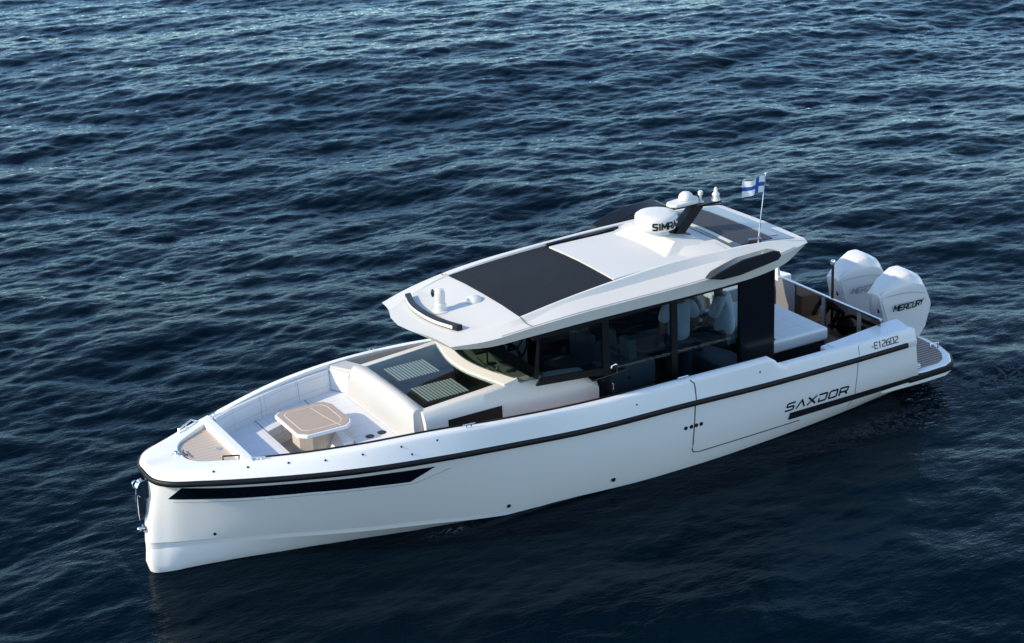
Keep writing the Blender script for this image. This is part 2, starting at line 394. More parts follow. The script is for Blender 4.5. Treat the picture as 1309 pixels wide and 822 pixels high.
SEA = (0.072, 0.150, 0.026)
build_sea()

# ------------------------------------------------------------------ boat
boat = bpy.data.objects.new('motorboat', None); COL.objects.link(boat); boat.location = (0, 0, 0)
prop(boat, 'white motorboat with hardtop cabin, black rub rail and twin outboards on the dark sea', 'boat')

PER = 6
GO = [(.13, 0, 1.44), (.17, -.2, 1.44), (.33, -.36, 1.45), (.65, -.57, 1.46), (1.45, -.97, 1.49), (2.35, -1.31, 1.53), (3.3, -1.50, 1.545),
      (4.28, -1.61, 1.50), (5.49, -1.62, 1.42), (6.9, -1.63, 1.40), (8.38, -1.64, 1.385)]
RB = [(.06, 0, 1.35), (.10, -.28, 1.32), (.22, -.49, 1.33), (.55, -.70, 1.33), (1.39, -1.09, 1.31), (2.31, -1.42, 1.29), (3.3, -1.58, 1.24),
      (4.26, -1.645, 1.18), (5.49, -1.68, 1.10), (6.9, -1.68, 1.065), (8.38, -1.675, 1.015), (9.85, -1.665, 1.0), (10.87, -1.655, 1.0)]
def ext(P, a, b): return P[:11] + [a, b]
GO_F = GO + [(9.9, -1.63, 1.37), (11.0, -1.62, 1.36)]
GI = [(.55, 0, 1.45), (.57, -.18, 1.45), (.63, -.31, 1.455), (.87, -.50, 1.47), (1.50, -.87, 1.50), (2.37, -1.21, 1.535), (3.3, -1.41, 1.55),
      (4.28, -1.52, 1.50), (5.49, -1.53, 1.42), (6.9, -1.54, 1.40), (8.38, -1.55, 1.385), (9.9, -1.54, 1.37), (11.0, -1.53, 1.36)]
UN = [(.08, 0, 1.25), (.13, -.14, 1.25), (.28, -.35, 1.26), (.6, -.62, 1.27), (1.41, -1.05, 1.25), (2.32, -1.385, 1.23), (3.3, -1.55, 1.18),
      (4.26, -1.62, 1.12), (5.49, -1.65, 1.04), (6.9, -1.65, 1.0), (8.38, -1.645, .955), (9.85, -1.64, .94), (11.0, -1.63, .94)]
KN = [(.06, 0, .98), (.075, -.05, .98), (.24, -.25, 1.0), (.58, -.49, 1.04), (1.43, -.95, 1.04), (2.35, -1.30, 1.03), (3.3, -1.48, .99),
      (4.26, -1.57, .92), (5.49, -1.62, .82), (6.9, -1.635, .78), (8.38, -1.63, .74), (9.85, -1.625, .74), (11.0, -1.62, .74)]
MD = [(-.01, 0, .66), (.01, -.05, .66), (.19, -.19, .66), (.57, -.40, .66), (1.44, -.82, .66), (2.38, -1.15, .63), (3.3, -1.34, .58),
      (4.3, -1.46, .50), (5.49, -1.54, .42), (6.9, -1.58, .38), (8.38, -1.585, .36), (9.85, -1.58, .36), (11.03, -1.575, .38)]
C1 = [(-.035, 0, .42), (-.01, -.07, .42), (.18, -.18, .415), (.57, -.33, .40), (1.45, -.66, .36), (2.42, -.97, .29), (3.3, -1.15, .21),
      (4.3, -1.28, .09), (5.49, -1.36, .02), (6.9, -1.41, -.02), (8.38, -1.38, .0), (9.85, -1.27, .02), (10.98, -1.12, .04)]
C2 = [(x, y + (.0 if i == 0 else (.006, .02, .04)[i - 1] if i < 4 else .06), z - .025) for i, (x, y, z) in enumerate(C1)]
C3 = [(x, y + (.0 if i == 0 else (.010, .03, .055)[i - 1] if i < 4 else .075), z - .095) for i, (x, y, z) in enumerate(C1)]
BT = [(-.055, 0, .13), (-.035, -.08, .13), (.12, -.18, .12), (.5, -.26, .10), (1.45, -.49, .08), (2.42, -.74, .04), (3.3, -.92, -.02),
      (4.3, -1.03, -.08), (5.49, -1.12, -.13), (6.9, -1.17, -.16), (8.38, -1.15, -.15), (9.85, -1.10, -.13), (10.98, -.98, -.12)]
WL = [(-.02, 0, -.02), (0.0, -.07, -.02), (.14, -.15, -.02), (.5, -.19, -.03), (1.45, -.40, -.05), (2.42, -.62, -.10), (3.3, -.78, -.14),
      (4.3, -.90, -.2), (5.49, -.98, -.25), (6.9, -1.03, -.28), (8.38, -1.03, -.28), (9.85, -.95, -.26), (10.98, -.66, -.25)]
KL = [(.0, 0, -.12), (.02, -.01, -.14), (.2, -.01, -.24), (.5, -.01, -.34), (1.45, -.01, -.45), (2.42, -.01, -.5), (3.3, -.01, -.52),
      (4.3, -.01, -.55), (5.49, -.01, -.55), (6.9, -.01, -.55), (8.38, -.01, -.55), (9.85, -.01, -.55), (11.1, -.01, -.5)]
# aft of the side door the bulwark steps down
def stepdown(curve, dz):
    c = curve.copy(); s = np.clip((c[:, 0] - 8.40) / 0.16, 0, 1); c[:, 2] -= dz * s * s * (3 - 2 * s); return c
def nosec(P): return nose_curve(P, PER)
cGO = stepdown(nosec(GO_F), .15); cGI = stepdown(nosec(GI), .15)
cRB = nosec(RB[:12] + [(11.0, -1.655, 1.0)])
cUN, cKN, cMD, cC1, cC2, cC3, cBT, cWL, cKL = map(nosec, (UN, KN, MD, C1, C2, C3, BT, WL, KL))
# a soft shoulder between gunwale flat and rub rail
cSH = cGO * 0.45 + cRB * 0.55; d_ = (cGO - cRB); cSH[:, 2] += 0.028; cSH[:, 0] -= 0.02 * np.exp(-cSH[:, 0] * 3)
cSH2 = cGO * 0.8 + cRB * 0.2; cSH2[:, 2] += 0.02
RBt = cRB.copy(); RBt[:, 2] += .04
cIN = cGI.copy(); cIN[:, 2] -= 0.16
cIN2 = cGI.copy(); cIN2[:, 2] = np.where(cIN2[:, 0] < 1.2, cIN2[:, 2] - .16, np.interp(cIN2[:, 0], [1.2, 3.3, 4.3, 5.0], [1.15, 1.0, .80, .62])); cIN2[:, 1] *= 0.97
def dense_x(c):  # insert step detail: loft grid is coarse at the step, so subdivide along
    t = np.linspace(0, len(c) - 1, (len(c) - 1) * 3 + 1); i = np.arange(len(c))
    return np.stack([np.interp(t, i, c[:, k]) for k in range(3)], 1)
LINES = [cIN2, cIN, cGI, cGO, cSH2, cSH, RBt, cRB, cUN, cKN, cMD, cC1, cC2, cC3, cBT, cWL, cKL]
LINES = [dense_x(c) for c in LINES]
_xg = dense_x(cRB)[:, 0]; _n = len(_xg); _h = _n // 2
for _L in LINES:      # common stations aft of the bow, so the skin shades evenly
    for sl, rev in ((slice(_h, _n), False), (slice(0, _h + 1), True)):
        seg = _L[sl][::-1] if rev else _L[sl].copy(); xg = _xg[sl][::-1] if rev else _xg[sl]
        seg = seg.copy(); w = np.clip((xg - 1.1) / .8, 0, 1)
        xt = seg[:, 0] * (1 - w) + xg * w; xt = np.where(xg > 9.9, seg[:, 0], xt)
        o_ = np.argsort(seg[:, 0]); sx = seg[o_]
        new = np.stack([xt, np.interp(xt, sx[:, 0], sx[:, 1]), np.interp(xt, sx[:, 0], sx[:, 2])], 1)
        msk = xg > 1.1; seg[msk] = new[msk]; _L[sl] = seg[::-1] if rev else seg
_gi = dense_x(nosec(GI)); _go = dense_x(nosec(GO_F))
LINES[2] = stepdown(_gi, .15); LINES[3] = stepdown(_go, .15)
LINES[1] = LINES[2].copy(); LINES[1][:, 2] -= .16
# stern slants: pull the transom edge with height
for L_ in LINES:
    e = L_[:, 0] > 9.85; L_[e, 0] = 9.85 + (L_[e, 0] - 9.85) * (1 + (1.0 - np.clip(L_[e, 2], .45, 1.3)) * .14)
hull = loft('hull', LINES, WHITE, boat, caps=False, smooth=80)
_M = len(LINES[0]); _sharp = {1, 2, 6, 8, 11, 12, 13}
for e in hull.data.edges:
    a_, b_ = e.vertices; e.use_edge_sharp = (a_ // _M == b_ // _M) and (a_ // _M in _sharp)
# port half lookup: y of the outer skin at (x, z)
half = [L_[len(L_) // 2:] for L_ in LINES[3:12]]
def hull_y(x, z):
    pts = []
    for h in half:
        pts.append((np.interp(x, h[:, 0], h[:, 2]), np.interp(x, h[:, 0], h[:, 1])))
    pts.sort(); return float(np.interp(z, [p[0] for p in pts], [p[1] for p in pts]))
def hp(x, z, off=0.004): return (x, hull_y(x, z) - off, z)

# transom + inner aft structure
G().prism([(-.6, -.4), (.6, -.4), (.9, -.1), (1.02, .05), (1.30, .33), (1.42, .42), (-1.42, .42), (-1.30, .33), (-1.02, .05), (-.9, -.1)], 10.90, 10.96, 0).mk('transom', WHITE, boat, bevel=.01)

# rub rail: D section swept round the whole boat
def sweep(name, curve, prof, m, parent, caps=True, **k):
    c = np.array(curve); n = len(c); V = []; F = []; s = len(prof)
    for i in range(n):
        t = Vector(c[min(i + 1, n - 1)] - c[max(i - 1, 0)]); t.z = 0; t.normalize(); nrm = Vector((t.y, -t.x, 0))
        for a, b in prof: V.append(Vector(c[i]) + nrm * a + Vector((0, 0, b)))
    for i in range(n - 1):
        for q in range(s): F.append((i * s + q, i * s + (q + 1) % s, (i + 1) * s + (q + 1) % s, (i + 1) * s + q))
    if caps: F += [tuple(range(s)), tuple((n - 1) * s + q for q in range(s))[::-1]]
    return mk(name, V, F, m, parent, **k)
rr = dense_x(nosec(RB)); rr = rr[(rr[:, 0] < 10.83)]
side = 1
t_ = rr[len(rr) // 2 + 5] - rr[len(rr) // 2]
prof = [(-.03, -.036), (.016, -.038), (.030, -.024), (.034, 0), (.030, .024), (.016, .038), (-.03, .036)]
# orientation: starboard stern -> nose -> port stern, outward normal is (t.y,-t.x) * -1
prof = [(-a, b) for a, b in prof]
def outward(curve):
    c = np.array(curve); i = len(c) - 5; t = c[i + 1] - c[i]; return -1 if (-(t[0]) > 0) else 1
sgn = 1 if (lambda t: -t[0])(rr[-1] - rr[-5]) < 0 else -1
prof = [(a * -sgn, b) for a, b in prof]
sweep('rub_rail', rr, prof, RUBBER, boat, smooth=50)
# black piping inside the gunwale on the port side
pg = stepdown(dense_x(nosec(GI)), .15); pg = pg[len(pg) // 2:]; pg = pg[(pg[:, 0] > 1.28) & (pg[:, 0] < 6.6)]
for sy in (1,):
    q = pg * np.array([1, sy, 1]); q = q + np.array([0, .012 * sy, .006])
    G().tube(q, .014, 6).mk('gunwale_piping', BLACK, boat, smooth=60)

# ---- strips and lines that follow the hull skin
def skin_strip(name, top, bot, m, parent, n=60, off=.006, thick=.012):
    """top/bot: lists of (x,z) resampled to n"""
    def rs(P):
        P = np.array(P, float); s = np.concatenate([[0], np.cumsum(np.hypot(*np.diff(P, axis=0).T))]); t = np.linspace(0, s[-1], n)
        return np.interp(t, s, P[:, 0]), np.interp(t, s, P[:, 1])
    (x0, z0), (x1, z1) = rs(top), rs(bot); V = []; F = []; K = 4
    for i in range(n):
        for k in range(K + 1):
            f = k / K; x = x0[i] * (1 - f) + x1[i] * f; z = z0[i] * (1 - f) + z1[i] * f; V.append(hp(x, z, off))
    for i in range(n - 1):
        for k in range(K): a = i * (K + 1) + k; F.append((a, a + 1, a + K + 2, a + K + 1))
    return mk(name, V, F, m, parent, smooth=60)
def skin_line(g, pts, r=.006, off=.0):
    P = np.array(pts, float); s = np.concatenate([[0], np.cumsum(np.hypot(*np.diff(P, axis=0).T))]); t = np.linspace(0, s[-1], max(8, int(s[-1] / .08)))
    g.tube([hp(a, b, off) for a, b in zip(np.interp(t, s, P[:, 0]), np.interp(t, s, P[:, 1]))], r, 6)
hw = skin_strip('hull_window', [(.38, 1.21), (.93, 1.208), (1.79, 1.20), (2.6, 1.172), (3.29, 1.125)],
                [(.24, 1.03), (.93, 1.018), (1.79, 1.022), (2.5, .99), (2.98, .95)], DARKGL, boat, 80, off=.007)
g = G(); skin_line(g, [(.3, .985), (.95, .974), (1.8, .980), (2.6, .946), (3.04, .91), (3.50, 1.05)], .006, .0); g.mk('hull_window_moulding', LGREY, boat, smooth=60)
skin_strip('lower_hull_stripe', [(8.76, .455), (11.1, .44)], [(8.74, .345), (11.1, .355)], RUBBER, boat, 40, off=.012)
# folding side door outline
g = G(); skin_line(g, [(7.06, 1.385), (7.13, 1.32), (7.13, .30), (7.20, .245), (7.5, .245), (9.0, .25)], .0085, -.001); skin_line(g, [(9.93, 1.20), (9.93, .2)], .005, -.001)
g.mk('side_door_gap', BLACK, boat, smooth=60)
# small hull fittings
for x, z, r in ((4.40, .17, .028), (5.93, .17, .034), (6.99, .70, .028), (7.08, .70, .028), (7.16, .70, .028), (7.24, .70, .028), (.73, .47, .02)):
    q = Vector(hp(x, z, -.01)); G().lathe(q, [(r, 0), (r, .018), (r * .7, .022)], 16, (0, -1, 0)).mk('hull_fitting', BLACK, boat)
for x, z in ((.72, 1.43), (1.10, 1.45), (1.55, 1.46), (1.96, 1.45), (2.40, 1.46), (2.88, 1.47), (3.34, 1.46), (2.99, 1.36), (6.2, 1.25), (8.2, 1.22)):
    y = hull_y(x, z); G().lathe((x, y + .01, z), [(.013, 0), (.013, .016), (.008, .02)], 10, (0, -.6, .8)).mk('deck_fitting', BLACK, boat)

# ---- lettering by strokes
ST = {
 'S': [[(1, 1), (.18, 1), (.06, .9), (.06, .6), (.16, .52), (.86, .52), (.96, .44), (.94, .1), (.84, 0), (0, 0)]],
 'A': [[(0, 0), (.52, 1), (1, 0)]],
 'X': [[(.0, 1), (1, 0)], [(1, 1), (.0, 0)]],
 'D': [[(.06, .42), (.06, 0.), (.9, 0), (1, .12), (1, .88), (.9, 1), (.0, 1)]],
 'O': [[(.08, 0), (0, .12), (0, .88), (.1, 1), (.92, 1), (1, .88), (1, .12), (.9, 0), (.08, 0)]],
 'R': [[(0, 0), (0, .98), (.9, .98), (1, .88), (1, .5), (.9, .4), (.08, .4)], [(.62, .4), (1, 0)]],
 'E': [[(1, 1), (0, 1), (0, 0), (1, 0)], [(0, .5), (.85, .5)]],
 '1': [[(.1, .82), (.45, 1), (.45, 0)]],
 '2': [[(0, 1), (1, 1), (1, .56), (0, .3), (0, 0), (1, 0)]],
 '6': [[(.95, 1), (0, .75), (0, 0), (1, 0), (1, .5), (0, .5)]],
 '0': [[(0, 0), (0, 1), (1, 1), (1, 0), (0, 0)]],
 '4': [[(.75, 0), (.75, 1), (0, .3), (1, .3)]],
 'M': [[(0, 0), (0, 1), (.5, .35), (1, 1), (1, 0)]],
 'C': [[(1, 1), (.1, 1), (0, .9), (0, .1), (.1, 0), (1, 0)]],
 'U': [[(0, 1), (0, .1), (.1, 0), (.9, 0), (1, .1), (1, 1)]],
 'Y': [[(0, 1), (.5, .48), (1, 1)], [(.5, .5), (.5, 0)]],
 'I': [[(.5, 0), (.5, 1)]],
 '*': [[(.2, .35), (.8, .45)]],
}
def letters(name, text, place, w, h, gap, lw, m, parent, slant=.0, widths={}):
    """place(u, v) -> 3D point on the lettered surface"""
    V = []; F = []; u0 = 0
    for ch in text:
        cw = w * widths.get(ch, 1)
        for pl in ST.get(ch, []):
            P = []
            for a, b in zip(pl[:-1], pl[1:]):
                for k in range(3): P.append((a[0] + (b[0] - a[0]) * k / 3, a[1] + (b[1] - a[1]) * k / 3))
            P.append(pl[-1]); P = [Vector((p[0] * cw, p[1] * h)) for p in P]
            b0 = len(V); n = len(P)
            for i, p in enumerate(P):
                d1 = (P[i] - P[i - 1]).normalized() if i else None; d2 = (P[i + 1] - P[i]).normalized() if i < n - 1 else None
                t = ((d1 or d2) + (d2 or d1)); t = t.normalized() if t.length > 1e-6 else d2
                nn = Vector((-t.y, t.x)); c = abs(nn.dot(Vector((-(d2 or d1).y, (d2 or d1).x)))); s = lw / 2 / max(.45, c)
                e = (-t * lw / 2 if i == 0 else (t * lw / 2 if i == n - 1 else Vector((0, 0)))) * .6
                for sg in (1, -1):
                    q = p + nn * s * sg + e; V.append(place(u0 + q.x + q.y * slant, q.y))
            for i in range(n - 1): F.append((b0 + 2 * i, b0 + 2 * i + 1, b0 + 2 * i + 3, b0 + 2 * i + 2))
        u0 += cw + gap
    me = bpy.data.meshes.new(name); me.from_pydata([tuple(v) for v in V], [], F); me.update()
    return link(name, me, m, parent, smooth=0)
letters('name_lettering', 'SAXDOR', lambda u, v: hp(8.68 + u, .500 + v, .006), .136, .105, .054, .026, BLACK, hull, slant=.25)
letters('registration_lettering', '*E12602', lambda u, v: hp(10.16 + u, 1.088 + v - .004 * u, .006), .054, .088, .024, .0125, BLACK, hull, widths={'1': .7, '*': .6})
letters('model_lettering', 'SAXDOR', lambda u, v: hp(.90 + u, 1.085 + v + .0 * u, .011), .085, .07, .034, .014, GHOST, hw, slant=.2)
letters('model_number', '400', lambda u, v: hp(1.68 + u, 1.09 + v - .01 * u, .011), .085, .07, .034, .014, GHOST, hw, slant=.2)

# ---- swim platform
plat = [(10.5, -1.52), (11.3, -1.55), (11.68, -1.54), (11.86, -1.46), (12.02, -1.25), (12.12, -.95), (12.15, -.62), (12.13, -.36)]
pl = plat + [(x, -y) for x, y in reversed(plat)]
P_ = G().prism(pl, .26, .455).mk('swim_platform', WHITE, boat, bevel=.03, bseg=3)
tk = [(11.0, -1.44), (11.62, -1.44), (11.78, -1.36), (11.92, -1.18), (12.03, -.9), (12.07, -.42)]
G().prism(tk + [(x, -y) for x, y in reversed(tk)], .452, .462).mk('teak_surface', TEAKD, P_, smooth=0)
band = [(x, y) for x, y in plat if x > 11.0]
bc = pchip([(10.95, -1.575, .40)] + [(x + .0, y - .0, .385) for x, y in band], 5)
bc = np.vstack([bc, (bc * np.array([1, -1, 1]))[::-1]])
V = []; F = []
for i, c in enumerate(bc):
    t = Vector(bc[min(i + 1, len(bc) - 1)] - bc[max(i - 1, 0)]); t.z = 0; t.normalize(); nn = Vector((t.y, -t.x, 0))
    for a, b in ((-.02, -.05), (.022, -.045), (.03, 0), (.022, .045), (-.02, .05)): V.append(Vector(c) + nn * a + Vector((0, 0, b - .0)))
for i in range(len(bc) - 1):
    for q in range(5): F.append((i * 5 + q, i * 5 + (q + 1) % 5, (i + 1) * 5 + (q + 1) % 5, (i + 1) * 5 + q))
mk('platform_fender_strip', V, F, RUBBER, P_, smooth=50)
G().tube([(11.86, -1.0, .47), (11.86, -1.0, .56), (12.0, -1.02, .56), (12.0, -1.02, .47)], .014, 8).mk('platform_handle', CHROME, P_)
G().prism([(11.18, -1.45), (11.28, -1.45), (11.32, -1.3), (11.2, -1.28)], .46, .52).mk('stern_cleat', CHROME, P_, bevel=.01)
# ---- stern coamings with flat tops
for sy in (1, -1):
    q = [(9.52, -1.30), (9.50, -1.50), (9.60, -1.615), (10.9, -1.60), (10.93, -1.57), (11.0, -1.26), (10.97, -1.2), (10.75, -1.22)]
    zt = [1.17, 1.17, 1.19, 1.215, 1.215, 1.22, 1.22, 1.225]
    G().prism([(x, y * sy) for x, y in q], [1.10] * 8, [z + .012 for z in zt]).mk('stern_coaming', WHITE, boat, bevel=.03, bseg=3)
    q = [(10.9, -1.61), (10.96, -1.2), (11.02, -1.2), (11.02, -1.60)]
    G().add([(10.88, -1.585 * sy, 1.2), (10.93, -1.2 * sy, 1.2), (11.27, -1.24 * sy, .45), (11.13, -1.54 * sy, .45), (9.6, -1.3 * sy, .45), (9.6, -1.50 * sy, .45), (9.6, -1.3 * sy, 1.2), (9.6, -1.56 * sy, 1.2)],
            [(0, 1, 2, 3), (1, 6, 4, 2), (6, 7, 5, 4), (7, 0, 3, 5), (0, 7, 6, 1), (3, 2, 4, 5)]).mk('stern_quarter', WHITE, boat, bevel=.03, bseg=3)

# ---- decks and floors
dk = [(3.25, -1.50), (4.2, -1.54), (10.6, -1.55)]
G().prism([(3.6, -1.12), (4.3, -1.28), (5.5, -1.42), (7, -1.47), (10.9, -1.47), (10.9, 1.47), (7, 1.47), (5.5, 1.42), (4.3, 1.28), (3.6, 1.12)], .40, .45).mk('cockpit_floor', TEAK, boat, smooth=0)
for sy in (1, -1):
    G().prism([(3.2, -1.36 * sy), (4.2, -1.48 * sy), (5.6, -1.53 * sy), (6.1, -1.54 * sy), (6.1, -.98 * sy), (3.2, -.98 * sy)], .89, .93).mk('side_deck', TEAK, boat, smooth=0)
    # bulwark liner inside the gunwale
    a = pg.copy(); a = a[(a[:, 0] > 3.35)]; a2 = a.copy(); a2[:, 2] = .93; a2[:, 1] += .03; a1 = a.copy(); a1[:, 1] += .022; a1[:, 2] -= .03
    loft('bulwark_liner', [a1 * np.array([1, sy, 1]), a2 * np.array([1, sy, 1])], BEIGE, boat)

# bow locker deck
bt = [(.60, 0), (.62, -.2), (.70, -.38), (.88, -.53), (1.12, -.70), (1.24, -.77)]
G().prism(bt + [(x, -y) for x, y in reversed(bt[1:])], 1.39, 1.425).mk('bow_locker_lid', TEAKW, boat, smooth=0)
bt2 = [(.50, 0), (.55, -.25), (.66, -.42), (.85, -.58), (1.1, -.75), (1.26, -.86)]
G().prism(bt2 + [(x, -y) for x, y in reversed(bt2[1:])], 1.30, 1.405).mk('bow_deck', WHITE2, boat, smooth=0)
G().lathe((1.02, -.08, 1.426), [(.035, 0), (.035, .008)], 16).mk('locker_latch', CHROME, boat)
# bow bulkhead bar
bb = [(1.08, -.74), (1.21, -.80), (1.235, -.70), (1.235, .70), (1.21, .80), (1.08, .74), (1.10, .6), (1.10, -.6)]
G().prism(bb, 1.30, 1.515).mk('bow_bulkhead', WHITE, boat, bevel=.035, bseg=4)
# lounge well
lw = [(1.2, -.72), (1.5, -.85), (2.0, -1.02), (2.6, -1.18), (3.3, -1.30)]
wellp = lw + [(x, -y) for x, y in reversed(lw)]
G().prism(wellp, .92, .95).mk('lounge_floor', FLOORT, boat, smooth=0)
G().lathe((2.02, .13, .951), [(.11, 0), (.11, .004), (.085, .006), (.08, .003), (.05, .004)], 30).mk('floor_socket', CHROME, boat)
# seats: base + cushion each
def cushion(name, poly, z0, z1, m, parent=None, bev=.012):
    return G().prism(poly, z0, z1).mk(name, m, parent or boat, bevel=bev, bseg=3)
cushion('front_seat_base', [(1.27, -.86), (1.9, -1.1), (1.9, 1.1), (1.27, .86)], .94, 1.08, WHITE2)
def inner(x, d=0): return np.interp(x, [p[0] for p in GI], [-p[1] for p in GI]) - d
xs_ = [1.24, 1.5, 1.7, 1.888]
cushion('front_seat_cushion', [(x, -inner(x, .03)) for x in xs_] + [(x, inner(x, .03)) for x in reversed(xs_)], 1.08, 1.205, SEATV)
for sy in (1, -1):
    xs_ = [1.89, 2.2, 2.6, 2.702]
    q = [(x, sy * inner(x, .03)) for x in xs_] + [(2.70, sy * .86), (1.89, sy * .52)]
    cushion('side_seat_base', [(x, y * .99) for x, y in q], .94, 1.08, WHITE2)
    cushion('side_seat_cushion', q, 1.08, 1.205, SEATV)
xs_ = [2.705, 3.0, 3.29]
q = [(x, -inner(x, .03)) for x in xs_] + [(x, inner(x, .03)) for x in reversed(xs_)]
cushion('aft_seat_base', q, .94, 1.085, WHITE2)
cushion('aft_seat_cushion', q, 1.085, 1.205, SEATV)
G().add([(2.46, -.42, .95), (2.70, -.42, .95), (2.70, -.42, 1.22), (2.55, -.42, 1.22), (2.46, .12, .95), (2.70, .12, .95), (2.70, .12, 1.22), (2.62, .12, 1.22)],
        [(0, 1, 2, 3), (7, 6, 5, 4), (0, 3, 7, 4), (3, 2, 6, 7), (1, 5, 6, 2), (0, 4, 5, 1)]).mk('seat_step', WHITE, boat, bevel=.015)
for x, y in ((2.93, -.40), (3.11, -.38)): G().lathe((x, y, 1.2), [(.055, 0), (.058, .010), (.047, .012), (.046, .009)], 22).mk('cup_holder', BLACK, boat)
# dark joints between the cushions
g = G()
for p in ([(1.885, -1.0, 1.207), (1.885, 1.03, 1.207)], [(2.70, .85, 1.207), (2.70, 1.28, 1.207)], [(2.70, -.85, 1.207), (2.70, -1.28, 1.207)]): g.tube(p, .003, 5)
g.tube([(x, inner(x, .035), 1.208) for x in np.linspace(1.3, 3.1, 14)], .005, 5)
g.mk('cushion_joint', SEAM, boat)
# side backrests leaning on the gunwale, three lengths each side
for sy in (1, -1):
    for x0, x1 in ((1.27, 2.010), (2.014, 2.632), (2.636, 3.14)):
        xx = np.linspace(x0, x1, 7); lo_in = [(x, sy * inner(x, .085), 1.20) for x in xx]; hi_in = [(x, sy * inner(x, .045), 1.49) for x in xx]
        hi_out = [(x, sy * inner(x, .0), 1.50) for x in xx]; lo_out = [(x, sy * inner(x, .0), 1.20) for x in xx]
        loft('side_backrest', [lo_in, hi_in, hi_out, lo_out], BACKV, boat, close=True, caps=True, bevel=.004)
    # corner pad that faces the bow
    if sy < 0: continue
    G().add([(3.12, sy * 1.40, 1.2), (3.16, sy * 1.44, 1.53), (3.30, sy * 1.02, 1.2), (3.34, sy * .93, 1.57), (3.45, sy * 1.44, 1.2), (3.45, sy * 1.46, 1.53), (3.6, sy * 1.02, 1.2), (3.6, sy * .93, 1.57)],
            [(0, 1, 3, 2), (1, 5, 7, 3), (4, 6, 7, 5), (0, 4, 5, 1), (2, 3, 7, 6), (0, 2, 6, 4)]).mk('corner_pad', VINYL, boat, bevel=.025, bseg=3)
    G().add([(3.10, sy * 1.39, 1.21), (3.14, sy * 1.43, 1.50), (3.275, sy * 1.04, 1.21), (3.30, sy * 1.0, 1.50), (3.13, sy * 1.40, 1.21), (3.16, sy * 1.44, 1.50), (3.30, sy * 1.05, 1.21), (3.33, sy * 1.0, 1.50)],
            [(0, 1, 3, 2), (1, 5, 7, 3), (4, 6, 7, 5), (0, 4, 5, 1), (2, 3, 7, 6), (0, 2, 6, 4)]).mk('corner_cushion', BACKV, boat, bevel=.01)
# big aft bolster
ys_ = np.linspace(-1, 1, 17); L = [[], [], [], [], [], [], []]
for t in ys_:
    fl = 1 - .10 * abs(t) ** 4
    yb = 1.05 * t; yt = .93 * t
    L[0].append((3.27, yb, 1.20)); L[1].append((3.285, (yb + yt) / 2 + 0 * t, 1.42)); L[2].append((3.315, yt, 1.635 * 1.0 - .03 * abs(t) ** 3))
    L[3].append((3.345, yt * .99, 1.685 - .045 * abs(t) ** 3)); L[4].append((3.41, yt * .975, 1.695 - .05 * abs(t) ** 3)); L[5].append((3.47, yt * .975, 1.665 - .045 * abs(t) ** 3)); L[6].append((3.50, yb, 1.20))
loft('bolster', L, VINYL, boat, close=True, caps=True, smooth=60, subd=0)
# ---- bow table
tz = 1.44
def octo(x0, x1, y0, y1, c): return [(x0 + c, y0), (x1 - c * 1.3, y0), (x1 - .04, y0 + c * .8), (x1, y0 + c * 1.8), (x1, y1 - c * 1.6), (x1 - c * .6, y1 - c * .3), (x1 - c * 1.5, y1), (x0 + c * .8, y1), (x0, y1 - c * .8), (x0, y0 + c)]
tb = G().prism(octo(1.98, 2.76, -.40, .52, .10), tz - .05, tz).mk('bow_table', WHITE, boat, bevel=.012)
prop(tb, 'cut-cornered wooden table with white edge in the bow lounge')
G().prism(octo(2.0, 2.74, -.37, .50, .10), tz, tz + .006).mk('table_veneer', OAK, tb, smooth=0)
q = octo(2.08, 2.66, -.28, .41, .07); q3 = [(x, y, tz + .007) for x, y in q + [q[0]]]; g = G()
for a, b in zip(q3[:-1], q3[1:]): g.tube([a, b], .007, 5, flat=.25)
g.tube([(2.56, -.37, tz + .007), (2.50, .0, tz + .007), (2.46, .38, tz + .007)], .006, 5, flat=.25)
g.mk('table_inlay', INLAY, tb)
G().prism([(2.15, .08), (2.30, -.02), (2.62, -.02), (2.66, .08), (2.66, .3), (2.55, .36), (2.15, .33)], .95, tz - .05).mk('table_pedestal', PEDW, tb, bevel=.008)

# ---- coachroof and side modules
xs_ = [3.42, 3.9, 4.3, 4.62, 5.0, 5.5, 5.80, 6.0]
zt_ = [1.61, 1.645, 1.672, 1.70, 1.70, 1.66, 1.62, 1.45]
for sy in (1, -1):
    A = [(x, sy * -1.06, .45) for x in xs_]; B = [(x, sy * -1.06, min(z - .1, 1.48)) for x, z in zip(xs_, zt_)]
    C = [(x, sy * -1.0, z - .02) for x, z in zip(xs_, zt_)]; D = [(x, sy * -.975, z) for x, z in zip(xs_, zt_)]
    E_ = [(x, sy * -.86, z + .004) for x, z in zip(xs_, zt_)]; F_ = [(x, sy * -.86, .45) for x in xs_]
    loft('cabin_side_module', [A, B, C, D, E_, F_], DIMW, boat, close=True, caps=True, bevel=.01)
    g = G(); g.box((3.74, sy * -1.066 if sy > 0 else 1.052, .95), (4.52, sy * -1.052 if sy > 0 else 1.066, 1.465)); g.mk('cabin_side_window', DARKGL, boat)
g = G(); g.box((4.44, -1.068, 1.14), (4.455, -1.062, 1.22)); g.mk('window_latch', CHROME, boat)
# cabin front (under the deck glass)
G().prism([(3.40, .45), (3.46, 1.60), (3.52, 1.605), (3.52, .45)], -.87, .87, 1).mk('cabin_front_wall', WHITE, boat)
